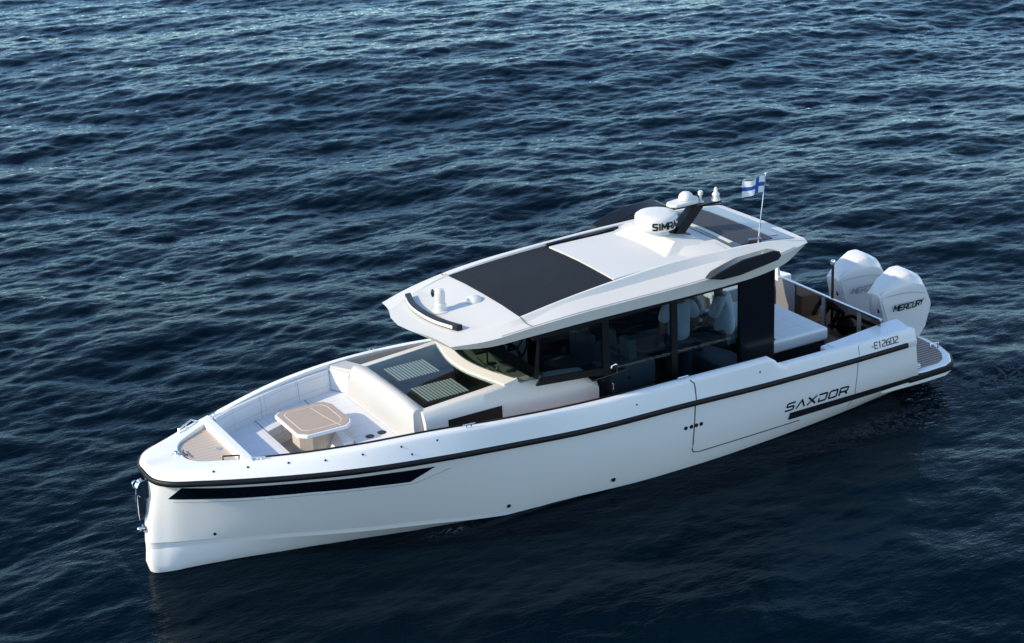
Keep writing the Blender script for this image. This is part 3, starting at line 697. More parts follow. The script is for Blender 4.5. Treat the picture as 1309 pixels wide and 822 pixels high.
# interior under the deck glass and dash
G().box((3.5, -.86, 1.30), (4.9, .86, 1.33)).mk('forward_berth', INTER, boat)
for y0, y1 in ((.10, .66), (-.72, -.16)):
    f = G()
    f.box((3.62, y0, 1.600), (4.27, y1, 1.606)); f.mk('skylight_frame', INTER, boat)
    s = G()
    for k in range(13): x = 3.655 + k * .047; s.box((x, y0 + .03, 1.612), (x + .024, y1 - .03, 1.620))
    so = s.mk('skylight_blind', BLIND, boat, smooth=0)
    for ob in (bpy.data.objects[so.name], ): ob.rotation_euler = (0, 0, 0)
# deck glass: one tinted sheet with a smoked border
zg = lambda x: 1.625 + (x - 3.5) * .066
def slab(name, poly, m, parent, t=.008, dz=0, **k): return G().prism(poly, [zg(x) + dz - t for x, y in poly], [zg(x) + dz for x, y in poly]).mk(name, m, parent, **k)
rear = [(4.60, -.87), (4.50, -.60), (4.44, -.3), (4.42, 0), (4.44, .3), (4.50, .60), (4.60, .87)]
slab('deck_glass', [(3.5, .83), (3.5, -.83)] + rear, GLASSD, boat, smooth=0)
bpy.data.objects['skylight_frame'].rotation_euler = (0, 0, 0)
# white cowl below the windscreen
cw0 = [(4.62, -.99), (4.53, -.62), (4.46, -.3), (4.44, 0), (4.46, .3), (4.53, .62), (4.62, .99)]
cw1 = [(4.80, -1.0), (4.68, -.70), (4.59, -.34), (4.56, 0), (4.59, .34), (4.68, .70), (4.80, 1.0)]
A = [(x - .02, y, 1.66) for x, y in cw0]; B = [(x - .01, y, 1.715) for x, y in cw0]; C = [(x, y, 1.755) for x, y in cw1]; D = [(x + .03, y, 1.60) for x, y in cw1]
loft('windscreen_cowl', [pchip(a, 5) for a in (A, B, C, D)], DIMW, boat, close=True, caps=True, smooth=40)
g = G(); g.tube(pchip([(x + .004, y, 1.762) for x, y in cw1], 5), .012, 6); g.mk('windscreen_gasket', BLACK, boat)
# windscreen
ws0 = cw1[:]; ws0 = [(5.02, -1.10)] + ws0[0:7] + [(5.02, 1.10)]
zb = [1.735, 1.75] + [1.76] * 5 + [1.75, 1.735]
wsb = [(x, y, z) for (x, y), z in zip(ws0, zb)]
wst = [(5.10, -1.12, 2.40), (4.90, -1.02, 2.42), (4.70, -.72, 2.44), (4.56, -.35, 2.46), (4.52, 0, 2.47), (4.56, .35, 2.46), (4.70, .72, 2.44), (4.90, 1.02, 2.42), (5.10, 1.12, 2.40)]
loft('windscreen', [pchip(wsb, 4), pchip(wst, 4)], GLASSW, boat, smooth=60)
for q_ in (0, -1): g = G(); g.tube([wsb[q_], wst[q_]], .03, 6); g.mk('windscreen_post', BLACK, boat)
g = G(); g.tube([(4.72, -.35, 1.78), (4.70, -.38, 2.2)], .01, 6); g.tube([(4.70, -.1, 1.775), (4.60, -.62, 1.80)], .009, 6); g.mk('wiper', BLACK, boat)
# dash and interior
G().prism([(4.60, -.34), (4.70, -.70), (4.84, -1.0), (5.2, -1.0), (5.2, 1.0), (4.84, 1.0), (4.70, .70), (4.60, .34)], 1.62, 1.70).mk('dashboard', DASH, boat, bevel=.01)
g = G(); g.prism([(4.80, .15), (5.05, .15), (5.05, .5), (4.86, .5)], 1.70, 1.73); g.mk('dash_tray', INTER, boat)
for x, y in ((4.82, -.25), (4.92, -.62), (5.02, -.3)): G().ball((x, y, 1.70), .07, 12, 6, (1.2, .8, .35)).mk('dash_vent', INTER, boat)
G().lathe((4.80, -.42, 1.70), [(.025, 0), (.02, .02)], 12).mk('dash_cap', CHROME, boat)
G().prism([(5.2, .45), (5.35, 1.45), (5.2, 1.74), (5.0, 1.70), (5.0, .45)], -.95, .95, 1).mk('helm_console', INTER, boat, bevel=.02)
g = G()
wc = Vector((5.60, .42, 1.52)); wa = Vector((-.8, 0, .6)).normalized(); u = Vector((0, 1, 0)); w_ = wa.cross(u)
g.tube([wc + (u * math.cos(a) + w_ * math.sin(a)) * .19 for a in np.linspace(0, 2 * math.pi, 26)], .016, 8, caps=False)
for a in (0.5, 2.6, 4.7): g.tube([wc, wc + (u * math.cos(a) + w_ * math.sin(a)) * .19], .012, 6)
g.tube([wc, wc + wa * .2], .03, 8); g.mk('steering_wheel', BLACK, boat)
G().prism([(5.22, 1.50), (5.30, 1.48), (5.22, 1.78), (5.14, 1.78)], .1, .85, 1).mk('helm_screen', BLACKG, boat, bevel=.01)
g = G(); g.tube([(5.45, .12, 1.42), (5.47, .12, 1.58), (5.44, .12, 1.62)], [.02, .016, .026], 8); g.mk('throttle_lever', CHROME, boat)
def seat(name, x, y, m=SEATG, w=.56):
    s = G(); s.box((x, y - w / 2, .95), (x + .52, y + w / 2, 1.12)); s.box((x + .44, y - w / 2, 1.05), (x + .56, y + w / 2, 1.55)); s.box((x + .10, y - w / 2 + .08, .45), (x + .42, y + w / 2 - .08, .95))
    so = s.mk(name, m, boat, bevel=.04, bseg=3)
    h = G(); h.box((x + .47, y - .12, 1.56), (x + .55, y + .12, 1.80)); h.mk('headrest', m, so, bevel=.03, bseg=3)
    return so
seat('helm_seat', 6.15, .42); seat('companion_seat', 6.15, .98 - .38 - .9)
s = G(); s.box((6.22, -1.0, .45), (6.95, -.52, 1.13)); s.box((6.22, -1.0, 1.15), (6.95, -.52, 1.50)); so = s.mk('galley_seat', SEATG, boat, bevel=.04, bseg=3)
G().box((6.62, -.86, 1.5), (6.74, -.60, 1.80)).mk('headrest', SEATG, so, bevel=.03, bseg=3)
G().box((6.5, -1.006, 1.32), (6.53, -.998, 1.36)).mk('seat_handle', CHROME, so)
s = G(); s.box((6.9, .55, .45), (8.7, 1.05, 1.0)); s.mk('starboard_bench', SEATG, boat, bevel=.03)
s = G(); s.box((7.1, .0, 1.12), (8.0, .5, 1.16)); s.box((7.5, .22, .45), (7.6, .32, 1.12)); s.mk('saloon_table', OAK, boat, bevel=.008)
G().box((8.2, -.75, .45), (8.72, .95, .98)).mk('aft_bench', SEATG, boat, bevel=.03)
# wet bar tray outside the glass
tr = G(); tr.prism([(5.79, -1.24), (6.36, -1.19), (6.30, -.86), (5.84, -.86)], 1.535, 1.56); to = tr.mk('wet_bar', BLACKG, boat, bevel=.008)
G().prism([(5.90, -1.17), (6.16, -1.15), (6.14, -.95), (5.93, -.95)], 1.561, 1.563).mk('sink_bowl', INTER, to)
G().tube([(6.20, -1.19, 1.56), (6.20, -1.20, 1.67), (6.17, -1.21, 1.69), (6.11, -1.21, 1.68), (6.10, -1.21, 1.65)], .011, 8).mk('tap', CHROME, to)
G().box((6.02, -1.07, .45), (6.10, -1.0, 1.46)).mk('wet_bar_post', BLACK, to)
g = G(); g.box((5.985, -1.075, .95), (6.0, -1.0, 1.12)); g.mk('module_vent', BLACK, boat)

# ---- hardtop
R0 = [(3.62, 0, 2.455), (4.2, 0, 2.51), (4.88, 0, 2.605), (5.5, 0, 2.67), (6.35, 0, 2.735), (7.4, 0, 2.765), (8.2, 0, 2.79), (8.9, 0, 2.77), (9.5, 0, 2.71)]
R0b = [(3.665, -.3, 2.455), (4.21, -.4, 2.507), (4.88, -.5, 2.600), (5.5, -.5, 2.664), (6.35, -.5, 2.730), (7.4, -.5, 2.760), (8.2, -.5, 2.785), (8.9, -.5, 2.765), (9.49, -.5, 2.708)]
R1 = [(3.76, -.55, 2.45), (4.22, -.8, 2.495), (4.88, -.985, 2.575), (5.5, -.965, 2.642), (6.35, -.92, 2.708), (7.4, -.87, 2.738), (8.2, -.90, 2.765), (8.9, -.93, 2.755), (9.48, -.93, 2.705)]
R2 = [(3.765, -.56, 2.451), (4.23, -.81, 2.497), (4.88, -1.0, 2.592), (5.5, -.98, 2.672), (6.35, -.935, 2.745), (7.4, -.885, 2.795), (8.2, -.92, 2.80), (8.9, -.95, 2.775), (9.48, -.95, 2.707)]
R3 = [(3.78, -.60, 2.447), (4.24, -.85, 2.494), (4.88, -1.035, 2.588), (5.5, -1.01, 2.672), (6.35, -.985, 2.748), (7.4, -.95, 2.80), (8.2, -.97, 2.803), (8.9, -.99, 2.776), (9.47, -.98, 2.705)]
R4 = [(3.82, -.75, 2.437), (4.27, -.98, 2.475), (4.9, -1.10, 2.535), (5.55, -1.05, 2.64), (6.37, -1.035, 2.662), (7.4, -1.03, 2.69), (8.2, -1.08, 2.73), (8.9, -1.06, 2.735), (9.46, -1.02, 2.70)]
R5 = [(3.87, -1.0, 2.41), (4.3, -1.18, 2.445), (4.92, -1.28, 2.52), (5.55, -1.33, 2.57), (6.4, -1.37, 2.60), (7.4, -1.39, 2.625), (8.2, -1.37, 2.665), (8.9, -1.25, 2.67), (9.44, -1.09, 2.68)]
R6 = [(3.91, -.99, 2.36), (4.32, -1.13, 2.34), (4.94, -1.245, 2.39), (5.57, -1.30, 2.425), (6.4, -1.33, 2.44), (7.4, -1.345, 2.445), (8.2, -1.33, 2.46), (8.9, -1.20, 2.48), (9.42, -1.05, 2.63)]
R7 = [(3.80, -.5, 2.39), (4.28, -.9, 2.38), (4.9, -1.05, 2.42), (5.5, -1.08, 2.44), (6.35, -1.08, 2.46), (7.4, -1.08, 2.48), (8.2, -1.08, 2.5), (8.9, -1.05, 2.54), (9.41, -.95, 2.64)]
R8 = [(3.70, 0, 2.40), (4.22, 0, 2.42), (4.9, 0, 2.46), (5.5, 0, 2.50), (6.35, 0, 2.54), (7.4, 0, 2.58), (8.2, 0, 2.62), (8.9, 0, 2.64), (9.44, 0, 2.66)]
half_r = [pchip(a, 6) for a in (R0, R0b, R1, R2, R3, R4, R5, R6, R7, R8)]
ring = half_r + [a * np.array([1, -1, 1]) for a in reversed(half_r[1:-1])]
roof = loft('hardtop', ring, DIMW, boat, close=True, caps=True, smooth=24)
def rz(x, y):   # roof deck height
    c = half_r[0]; e = half_r[2]; zc = np.interp(x, c[:, 0], c[:, 2]); ze = np.interp(x, e[:, 0], e[:, 2]); ye = abs(np.interp(x, e[:, 0], e[:, 1]))
    return float(zc + (ze - zc) * min(1, abs(y) / ye) ** 1.5)
def roof_sheet(name, x0, x1, yf, dz, m, parent, nx=14, ny=10, t=.012, yn=None, **k):
    """yf(x) half width"""
    V = []; F = []
    for lay in (dz, dz - t):
        for i in range(nx + 1):
            x = x0 + (x1 - x0) * i / nx
            for j in range(ny + 1):
                yl = (yn or yf)(x); y = -yl + (yf(x) + yl) * j / ny; V.append((x, y, rz(x, y) + lay))
    n = (nx + 1) * (ny + 1); id_ = lambda i, j: i * (ny + 1) + j
    for i in range(nx):
        for j in range(ny):
            F.append((id_(i, j), id_(i + 1, j), id_(i + 1, j + 1), id_(i, j + 1))); F.append((n + id_(i, j), n + id_(i, j + 1), n + id_(i + 1, j + 1), n + id_(i + 1, j)))
    for i in range(nx):
        F.append((id_(i, 0), id_(i + 1, 0), n + id_(i + 1, 0), n + id_(i, 0))); F.append((id_(i, ny), id_(i + 1, ny), n + id_(i + 1, ny), n + id_(i, ny)))
    for j in range(ny):
        F.append((id_(0, j), id_(0, j + 1), n + id_(0, j + 1), n + id_(0, j))); F.append((id_(nx, j), id_(nx, j + 1), n + id_(nx, j + 1), n + id_(nx, j)))
    return mk(name, V, F, m, parent, **k)
eh = lambda x: abs(np.interp(x, half_r[2][:, 0], half_r[2][:, 1])) - .006
roof_sheet('sunroof_shade', 4.89, 6.36, eh, .012, SHADE, roof)
roof_sheet('sliding_roof_panel', 6.385, 7.60, lambda x: eh(x) - .12, .030, NONSKID, roof, t=.05, yn=lambda x: eh(x) - .025)
roof_sheet('sunroof_track', 6.37, 7.52, eh, .010, BLACK, roof)
for sy in (1,):
    g = G(); g.tube([(x, sy * (eh(x) - .022), rz(x, 1) + .034) for x in np.linspace(6.40, 7.56, 10)], .020, 8); g.mk('track_rail', BLACKG, roof)
# joint across the front of the side rails
for sy in (1, -1):
    g = G(); g.tube([(4.87, sy * -1.02, 2.60), (4.89, sy * -1.12, 2.54), (4.92, sy * -1.26, 2.525)], .005, 5); g.mk('roof_joint', SEAM, roof)
g = G(); g.tube([(half_r[6][i][0], half_r[6][i][1] * .985, half_r[6][i][2] + .012) for i in range(8, 46)], .004, 5); g.mk('roof_seam', LGREY, roof)
# radar pod on the roof
po = G()
b0 = [(7.28, -.70), (7.28, .70), (8.25, .84), (8.25, -.84)]; b1 = [(7.60, -.50), (7.60, .50), (8.12, .60), (8.12, -.60)]
V = [(x, y, rz(x, y) - .01) for x, y in b0] + [(x, y, rz(x, y) + (.155 if x < 8 else .035)) for x, y in b1]
po.add(V, [(0, 1, 2, 3), (4, 5, 6, 7), (0, 1, 5, 4), (1, 2, 6, 5), (2, 3, 7, 6), (3, 0, 4, 7)])
po.mk('roof_pod', DIMW, roof, bevel=.03, bseg=4)
for sy in (1, -1):
    po = G()
    V = [(7.40, sy * .52, 2.75), (7.75, sy * .50, 2.875), (7.78, sy * .86, 2.77), (7.42, sy * .84, 2.745), (7.62, sy * .50, 2.74), (7.62, sy * .86, 2.74)]
    po.add([(7.36, sy * .56, 2.74), (7.70, sy * .52, 2.865), (7.72, sy * .94, 2.79), (7.42, sy * .92, 2.735), (8.2, sy * .55, 2.82), (8.2, sy * .92, 2.80), (8.2, sy * .55, 2.74), (8.2, sy * .92, 2.74), (7.36, sy * .56, 2.70), (7.42, sy * .92, 2.70)],
           [(0, 1, 2, 3), (1, 4, 5, 2), (4, 6, 7, 5), (0, 8, 6, 4, 1), (3, 2, 5, 7, 9), (0, 3, 9, 8), (8, 9, 7, 6)])
    po.mk('pod_shoulder', DIMW, roof, bevel=.02, bseg=3)
# radar dome
RX, RY, RZ = 7.66, .0, 2.965
ra = G().lathe((RX, RY, RZ + .05), [(.18, -.04), (.268, -.03), (.282, -.015), (.294, .02), (.300, .06), (.300, .125), (.292, .155), (.262, .178), (.15, .193), (.001, .197)], 48).mk('radar_dome', WHITE2, boat, smooth=50)
G().lathe((RX, RY, RZ - .02), [(.20, -.14), (.17, -.02), (.17, .03), (.2, .055)], 24).mk('radar_foot', WHITE2, ra)
def on_radar(u, v):
    a = math.radians(-97) + (u - .19) / .305 ; return (RX + .306 * math.cos(a), RY + .306 * math.sin(a), RZ + .065 + v)
letters('radar_lettering', 'SIMRAD', on_radar, .064, .085, .022, .024, BLACK, ra, widths={'I': .35, 'M': 1.15})
# mast
MB = Vector((7.95, 0, 2.80)); md = Vector((.40, 0, .40))
ms = G()
ms.add([(7.86, -.09, 2.80), (8.06, -.09, 2.80), (8.06, .09, 2.80), (7.86, .09, 2.80), (8.26, -.075, 3.20), (8.46, -.075, 3.20), (8.46, .075, 3.20), (8.26, .075, 3.20)],
       [(0, 3, 2, 1), (4, 5, 6, 7), (0, 1, 5, 4), (1, 2, 6, 5), (2, 3, 7, 6), (3, 0, 4, 7)])
mo = ms.mk('mast', BLACK, boat, bevel=.012)
G().prism([(7.76, -.14), (8.14, -.14), (8.14, .14), (7.76, .14)], 2.785, 2.822).mk('mast_foot', BLACK, mo, bevel=.006)
G().add([(7.80, -.06, 2.82), (7.88, -.06, 2.82), (7.98, -.05, 2.93), (7.90, -.05, 2.95), (7.80, .06, 2.82), (7.88, .06, 2.82), (7.98, .05, 2.93), (7.90, .05, 2.95)],
        [(0, 1, 2, 3), (7, 6, 5, 4), (0, 3, 7, 4), (3, 2, 6, 7), (2, 1, 5, 6), (1, 0, 4, 5)]).mk('mast_bracket', BLACK, mo, bevel=.006)
G().box((8.26, -.16, 3.19), (8.66, .10, 3.215)).mk('mast_crossbar', BLACK, mo, bevel=.006)
G().prism([(7.86, -.05), (7.92, -.12), (8.30, -.12), (8.36, 0), (8.30, .12), (7.92, .12), (7.86, .05)], 3.225, [3.265, 3.27, 3.30, 3.30, 3.30, 3.27, 3.265]).mk('antenna_wing', WHITE2, mo, bevel=.02, bseg=3)
G().lathe((8.16, 0, 3.29), [(.105, 0), (.105, .03), (.09, .07), (.055, .10), (.001, .112)], 24).mk('satellite_dome', WHITE2, mo, smooth=50)
G().lathe((8.38, -.04, 3.21), [(.05, 0), (.05, .012), (.02, .02), (.02, .11), (.036, .115), (.036, .16), (.025, .17)], 16).mk('masthead_light', WHITE2, mo)
G().lathe((8.60, -.10, 3.215), [(.065, 0), (.06, .02), (.05, .05), (.055, .09), (.03, .12), (.024, .17), (.01, .19)], 16).mk('horn_antenna', WHITE2, mo)
# forward light bar, spotlight, GPS puck
lb = pchip([(4.10, .80, 0), (3.99, .40, 0), (3.955, 0, 0), (3.99, -.40, 0), (4.10, -.80, 0)], 5); lb[:, 2] = [rz(p[0], p[1]) + .008 for p in lb]
lb[:, 1] *= .93
def ribbon(curve, x0, x1, z0, z1):
    n = len(curve); V = []; F = []
    for c in curve:
        for a, b in ((x0, z0), (x1, z0), (x1, z1), (x0, z1)): V.append((c[0] + a, c[1], c[2] + b))
    for i in range(n - 1):
        for q in range(4): F.append((i * 4 + q, i * 4 + (q + 1) % 4, (i + 1) * 4 + (q + 1) % 4, (i + 1) * 4 + q))
    F += [(0, 1, 2, 3), tuple((n - 1) * 4 + q for q in range(4))[::-1]]
    return V, F
lbo = G().add(*ribbon(lb, 0, .085, 0, .075)).mk('light_bar', BLACK, boat, bevel=.008)
G().add(*ribbon(lb[1:-1], -.006, .004, .018, .060)).mk('light_bar_lens', mat('lens', (.72, .74, .76), .15), lbo)
sp = G().lathe((4.24, -.03, rz(4.24, 0) - .005), [(.11, 0), (.11, .018), (.075, .03), (.072, .08), (.078, .085), (.074, .12), (.066, .125), (.07, .20), (.068, .27), (.048, .315), (.001, .33)], 28).mk('searchlight', WHITE2, boat, smooth=40)
G().ball((4.175, .045, rz(4.24, 0) + .245), .05, 14, 8, (.5, .6, 1.15)).mk('searchlight_lens', BLACKG, sp)
G().lathe((4.70, -.10, rz(4.7, 0) - .004), [(.10, 0), (.10, .03), (.085, .055), (.04, .07), (.001, .072)], 26).mk('gps_puck', WHITE2, boat, smooth=45)
# aft sunroof
r9 = lambda x: .90 + (x - 8.3) * .03
roof_sheet('aft_roof_glass', 8.33, 9.34, r9, .010, BLACKG, roof)
roof_sheet('aft_roof_blind', 8.50, 9.02, lambda x: .845, .016, mat('charcoal_blind', (.030, .038, .052), .8, bump=.3, bscale=400), roof, t=.01)
roof_sheet('aft_roof_clear_strip', 9.05, 9.20, lambda x: .74, .016, mat('grey_glass_strip', (.17, .20, .21), .12, noise=.3, nscale=3), roof, t=.01)
roof_sheet('aft_roof_rail', 8.395, 8.455, lambda x: .70, .018, CREAM, roof, t=.01)
# wing shaped black air scoops on both roof sides
for sy in (1, -1):
    prof_ = [(7.55, 2.625), (7.72, 2.69), (7.92, 2.745), (8.10, 2.79), (8.62, 2.815), (8.72, 2.78), (8.75, 2.71), (8.70, 2.655), (8.06, 2.565), (7.76, 2.565)]
    A = [(x, sy * (-1.22 - .02 * (x - 7.5)), z - .01) for x, z in prof_]; cx_ = 8.15; cz_ = 2.69
    B = [(cx_ - .06 + (x - cx_) * .99, sy * -1.49, cz_ + .045 + (z - cz_) * .95) for x, z in prof_]
    n = len(prof_); V = A + B; F = [tuple(range(n)), tuple(range(2 * n - 1, n - 1, -1))] + [(i, (i + 1) % n, n + (i + 1) % n, n + i) for i in range(n)]
    mk('roof_air_scoop', V, F, mat('scoop_black', (.007, .009, .013), .35, spec=.35), roof, bevel=.016, bseg=3)
G().prism([(8.60, -.86), (8.78, -.92), (8.82, -.84), (8.66, -.78)], 2.77, 2.82).mk('camera_box', BLACKG, roof, bevel=.01)

# ---- cabin glazing and pillars
for sy in (1, -1):
    yo = sy * -1.16
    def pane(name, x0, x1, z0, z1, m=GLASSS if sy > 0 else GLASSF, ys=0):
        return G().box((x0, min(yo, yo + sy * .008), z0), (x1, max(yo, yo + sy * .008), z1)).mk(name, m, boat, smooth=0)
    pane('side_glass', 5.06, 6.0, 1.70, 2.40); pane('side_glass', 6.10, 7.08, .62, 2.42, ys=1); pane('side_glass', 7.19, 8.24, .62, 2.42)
    g = G(); g.box((6.0, yo - .022, 1.46), (6.10, yo + .022, 2.43)); g.mk('window_mullion', BLACK, boat)
    g = G(); g.box((7.085, yo - .022, .47), (7.185, yo + .022, 2.43)); g.mk('window_mullion', BLACK, boat)
    V = [(5.0, yo - .02, 1.64), (6.06, yo - .02, 1.60), (6.06, yo - .02, 1.64), (5.1, yo - .02, 1.72)]
    g = G(); g.prism([(4.98, 1.66), (6.02, 1.57), (6.02, 1.66), (5.06, 1.75)], yo - .02, yo + .02, 1); g.mk('window_sill', BLACK, boat)
    g = G(); g.prism([(4.95, 2.30), (8.25, 2.36), (8.25, 2.47), (4.95, 2.44)], yo - .03, yo + .03, 1); g.mk('window_header', BLACK, boat)
    g = G(); g.prism([(8.20, .46), (8.78, .46), (8.80, 2.46), (8.22, 2.46)], min(yo - .045, yo + .045), max(yo - .045, yo + .045), 1); g.mk('rear_pillar', mat('pillar_black', (.004, .005, .008), .2, spec=.35), boat, bevel=.012)
    if sy > 0:
        g = G(); g.tube([(6.14, yo - .01, 1.32), (6.14, yo - .03, 1.33), (6.14, yo - .03, 1.40), (6.14, yo - .01, 1.41)], .009, 6); g.mk('door_handle', CHROME, boat)
# aft cabin bulkhead glass and dark seat bases
G().box((8.74, -1.1, 2.3), (8.80, 1.1, 2.55)).mk('aft_header', BLACK, boat)
# ---- cockpit: sunpad block, gate, rigging
sp_ = G().box((8.92, -.93, 1.05), (9.98, .75, 1.245)).mk('sunpad', SEATV, boat, bevel=.05, bseg=4)
G().box((8.95, -.90, .45), (9.93, .72, 1.05)).mk('sunpad_base', BLACK, boat)
G().lathe((9.03, -.84, 1.243), [(.045, 0), (.05, .008), (.04, .01)], 18).mk('cup_holder', BLACK, boat)
gx = 10.60
gr = G(); gr.box((gx - .02, -1.33, 1.315), (gx + .02, 1.10, 1.345)); gate = gr.mk('stern_gate', CHROME, boat, bevel=.006)
for y in (-.86, -.05, .66): G().box((gx - .02, y - .03, .60), (gx + .02, y + .03, 1.315)).mk('gate_post', GREYP, gate)
G().add([(gx - .03, 1.02, 1.25), (gx + .03, 1.02, 1.25), (gx + .03, 1.12, 1.25), (gx - .03, 1.12, 1.25), (gx - .02, 1.05, 1.47), (gx + .02, 1.05, 1.47), (gx + .02, 1.12, 1.47), (gx - .02, 1.12, 1.47)],
        [(0, 3, 2, 1), (4, 5, 6, 7), (0, 1, 5, 4), (1, 2, 6, 5), (2, 3, 7, 6), (3, 0, 4, 7)]).mk('gate_bracket', WHITE2, gate, bevel=.015)
G().box((gx - .005, .70, .75), (gx + .005, 1.10, 1.31)).mk('gate_panel', GREYP, gate)
G().box((gx - .004, -.82, .75), (gx + .004, .63, 1.31)).mk('gate_glass', GLASSR, gate)
G().box((gx - .004, -1.32, .75), (gx + .004, -.90, 1.31)).mk('gate_glass', GLASSR, gate)
G().prism([(10.64, -1.2), (11.10, -1.2), (11.10, 1.2), (10.64, 1.2)], .45, .72).mk('engine_well_step', TEAK, boat, smooth=0)
G().box((10.66, .55, .72), (11.0, 1.2, 1.12)).mk('stern_locker', TEAK, boat, bevel=.01)
g = G()
for c, r_ in (((10.78, .12, .95), .24), ((10.80, -.02, .93), .20)):
    g.tube([(c[0] + .06 * math.sin(3 * a), c[1] + r_ * math.cos(a), c[2] + r_ * math.sin(a) * .9) for a in np.linspace(-.4, math.pi + .4, 18)], .035, 8)
g.tube([(10.78, -.15, .95), (10.85, -.4, 1.05), (10.95, -.7, 1.0), (11.1, -.75, .9)], .03, 8); g.tube([(10.75, .0, .8), (10.85, -.5, .85), (11.0, -1.0, .8)], .03, 8)
g.ball((10.85, -.25, .85), .14, 14, 8); g.ball((10.88, -.55, .82), .12, 14, 8)
g.mk('engine_rigging_hose', RUBBER, boat, smooth=60)
g = G(); g.tube([(10.80, 0, .72), (10.80, 0, 1.76)], .022, 10); tp = g.mk('tow_post', mat('post_brown', (.05, .02, .015), .3), boat)
G().lathe((10.80, 0, 1.76), [(.03, 0), (.036, .02), (.036, .06), (.03, .075)], 14).mk('tow_post_cap', CHROME, tp)

# ---- outboards
def engine(yc, label, lettering):
    r = bpy.data.objects.new('outboard_engine', None); COL.objects.link(r); r.parent = boat; r.location = (0, 0, 0); r['label'] = label
    w = .275
    P_in = [(11.28, .60), (11.225, 1.0), (11.215, 1.33), (11.26, 1.43), (11.38, 1.545), (11.64, 1.66), (11.74, 1.65), (11.94, 1.53), (12.05, 1.36), (12.18, 1.12), (12.20, 1.04), (12.08, .72), (11.94, .55), (11.4, .50)]
    P_out = [(11.34, .66), (11.26, 1.0), (11.175, 1.325), (11.24, 1.37), (11.37, 1.425), (11.62, 1.475), (11.72, 1.48), (11.90, 1.41), (11.99, 1.30), (12.10, 1.10), (12.11, 1.04), (12.0, .74), (11.88, .60), (11.42, .56)]
    gx_ = lambda x: float(np.interp(x, [11.1, 11.25, 11.5, 11.75, 12.0, 12.2], [.46, .56, .88, 1.0, .93, .80]))
    P_mid = [((a[0] + b[0]) / 2, (a[1] * .75 + b[1] * .25)) for a, b in zip(P_in, P_out)]
    L_ = [[(x, yc - w, z) for x, z in P_out], [(x, yc - w * .76, z) for x, z in P_mid], [(x, yc - w * .42, z) for x, z in P_in], [(x, yc + w * .42, z) for x, z in P_in], [(x, yc + w * .76, z) for x, z in P_mid], [(x, yc + w, z) for x, z in P_out]]
    n = len(P_in); V = [(x, yc + (y - yc) * gx_(x), z) for x, y, z in sum(L_, [])]; F = []
    for i in range(5):
        for q in range(n): F.append((i * n + q, i * n + (q + 1) % n, (i + 1) * n + (q + 1) % n, (i + 1) * n + q))
    F += [tuple(range(n)), tuple(5 * n + q for q in range(n))[::-1]]
    c = mk('cowling', V, F, ENGW, r, bevel=.018, bseg=3)
    # side panel crease
    sidey = lambda x, e=.002: yc - w * gx_(x) - e
    g = G(); g.tube([(x, sidey(x), z) for x, z in ((11.37, .70), (11.30, .99), (11.215, 1.31), (11.36, 1.335), (11.55, 1.35), (11.75, 1.34), (11.97, 1.27))], .004, 5); g.mk('cowling_seam', LGREY, r)
    # top cap seam
    for sg in (1, -1):
        g = G(); g.tube([(x, yc + sg * e * gx_(x), z) for x, e, z in ((11.2, .24, 1.37), (11.38, .22, 1.465), (11.62, .21, 1.527), (11.74, .21, 1.53), (11.92, .215, 1.445))], .003, 5); g.mk('cap_seam', LGREY, r)
    letters('engine_lettering', 'MERCURY', lambda u, v: (11.40 + u * .92, sidey(11.40 + u * .92, .006), 1.09 + v + u * .04), .064, .080, .018, .019, lettering, r, slant=.28)
    G().ball((11.235, yc - .07, 1.08), .028, 12, 8, (.5, 1, 1)).mk('cowl_badge', BLACK, r)
    G().box((11.225, yc - .085, 1.10), (11.212, yc - .065, 1.125)).mk('badge_accent', RED, r)
    G().prism([(11.2, .56), (11.75, .56), (11.70, -.2), (11.85, -.5), (11.35, -.5), (11.30, -.1)], yc - .10, yc + .10, 1).mk('leg', WHITE, r, bevel=.03, bseg=3)
    G().box((11.08, yc - .16, .30), (11.30, yc + .16, .62)).mk('mounting_bracket', BLACK, r, bevel=.01)
    return r
engine(-.475, 'white outboard engine nearer the camera, black lettering on its side', BLACK)
engine(.475, 'white outboard engine on the far side, faint grey lettering on its side', LGREY)

# ---- bow fittings
def cleat(p, a=0.0, parent=boat):
    g = G(); d = Vector((math.cos(a), math.sin(a), 0)); P = Vector(p)
    g.tube([P - d * .03, P - d * .03 + Vector((0, 0, .035))], .010, 8); g.tube([P + d * .03, P + d * .03 + Vector((0, 0, .035))], .010, 8)
    g.tube([P - d * .085 + Vector((0, 0, .036)), P + d * .085 + Vector((0, 0, .036))], [.009, .009], 8); g.mk('cleat', CHROME, parent)
cleat((1.27, -.80, 1.49), -.5); cleat((3.78, -1.545, 1.54), -.1); cleat((3.9, 1.54, 1.54), .1); cleat((1.27, .80, 1.49), .5); cleat((6.98, -1.585, 1.40), 0)
G().lathe((.50, .02, 1.447), [(.05, 0), (.045, .02), (.02, .03), (.03, .05), (.001, .06)], 14).mk('bow_light', CHROME, boat)
g = G(); g.tube([(.62, .10, 1.45), (.585, .0, 1.465), (.60, -.12, 1.46)], .008, 6); g.mk('locker_edge_piping', BLACK, boat)
g = G(); g.tube([(.93, -.47, 1.455), (.93, -.47, 1.50), (1.10, -.58, 1.51), (1.10, -.58, 1.46)], .011, 8); g.mk('grab_handle', BLACK, boat)
g = G(); g.tube([(.74, .58, 1.45), (.75, .62, 1.50), (.98, .78, 1.52), (1.05, .80, 1.47)], .011, 8); g.tube([(.87, .69, 1.45), (.87, .70, 1.51)], .009, 8); g.mk('bow_rail', CHROME, boat)
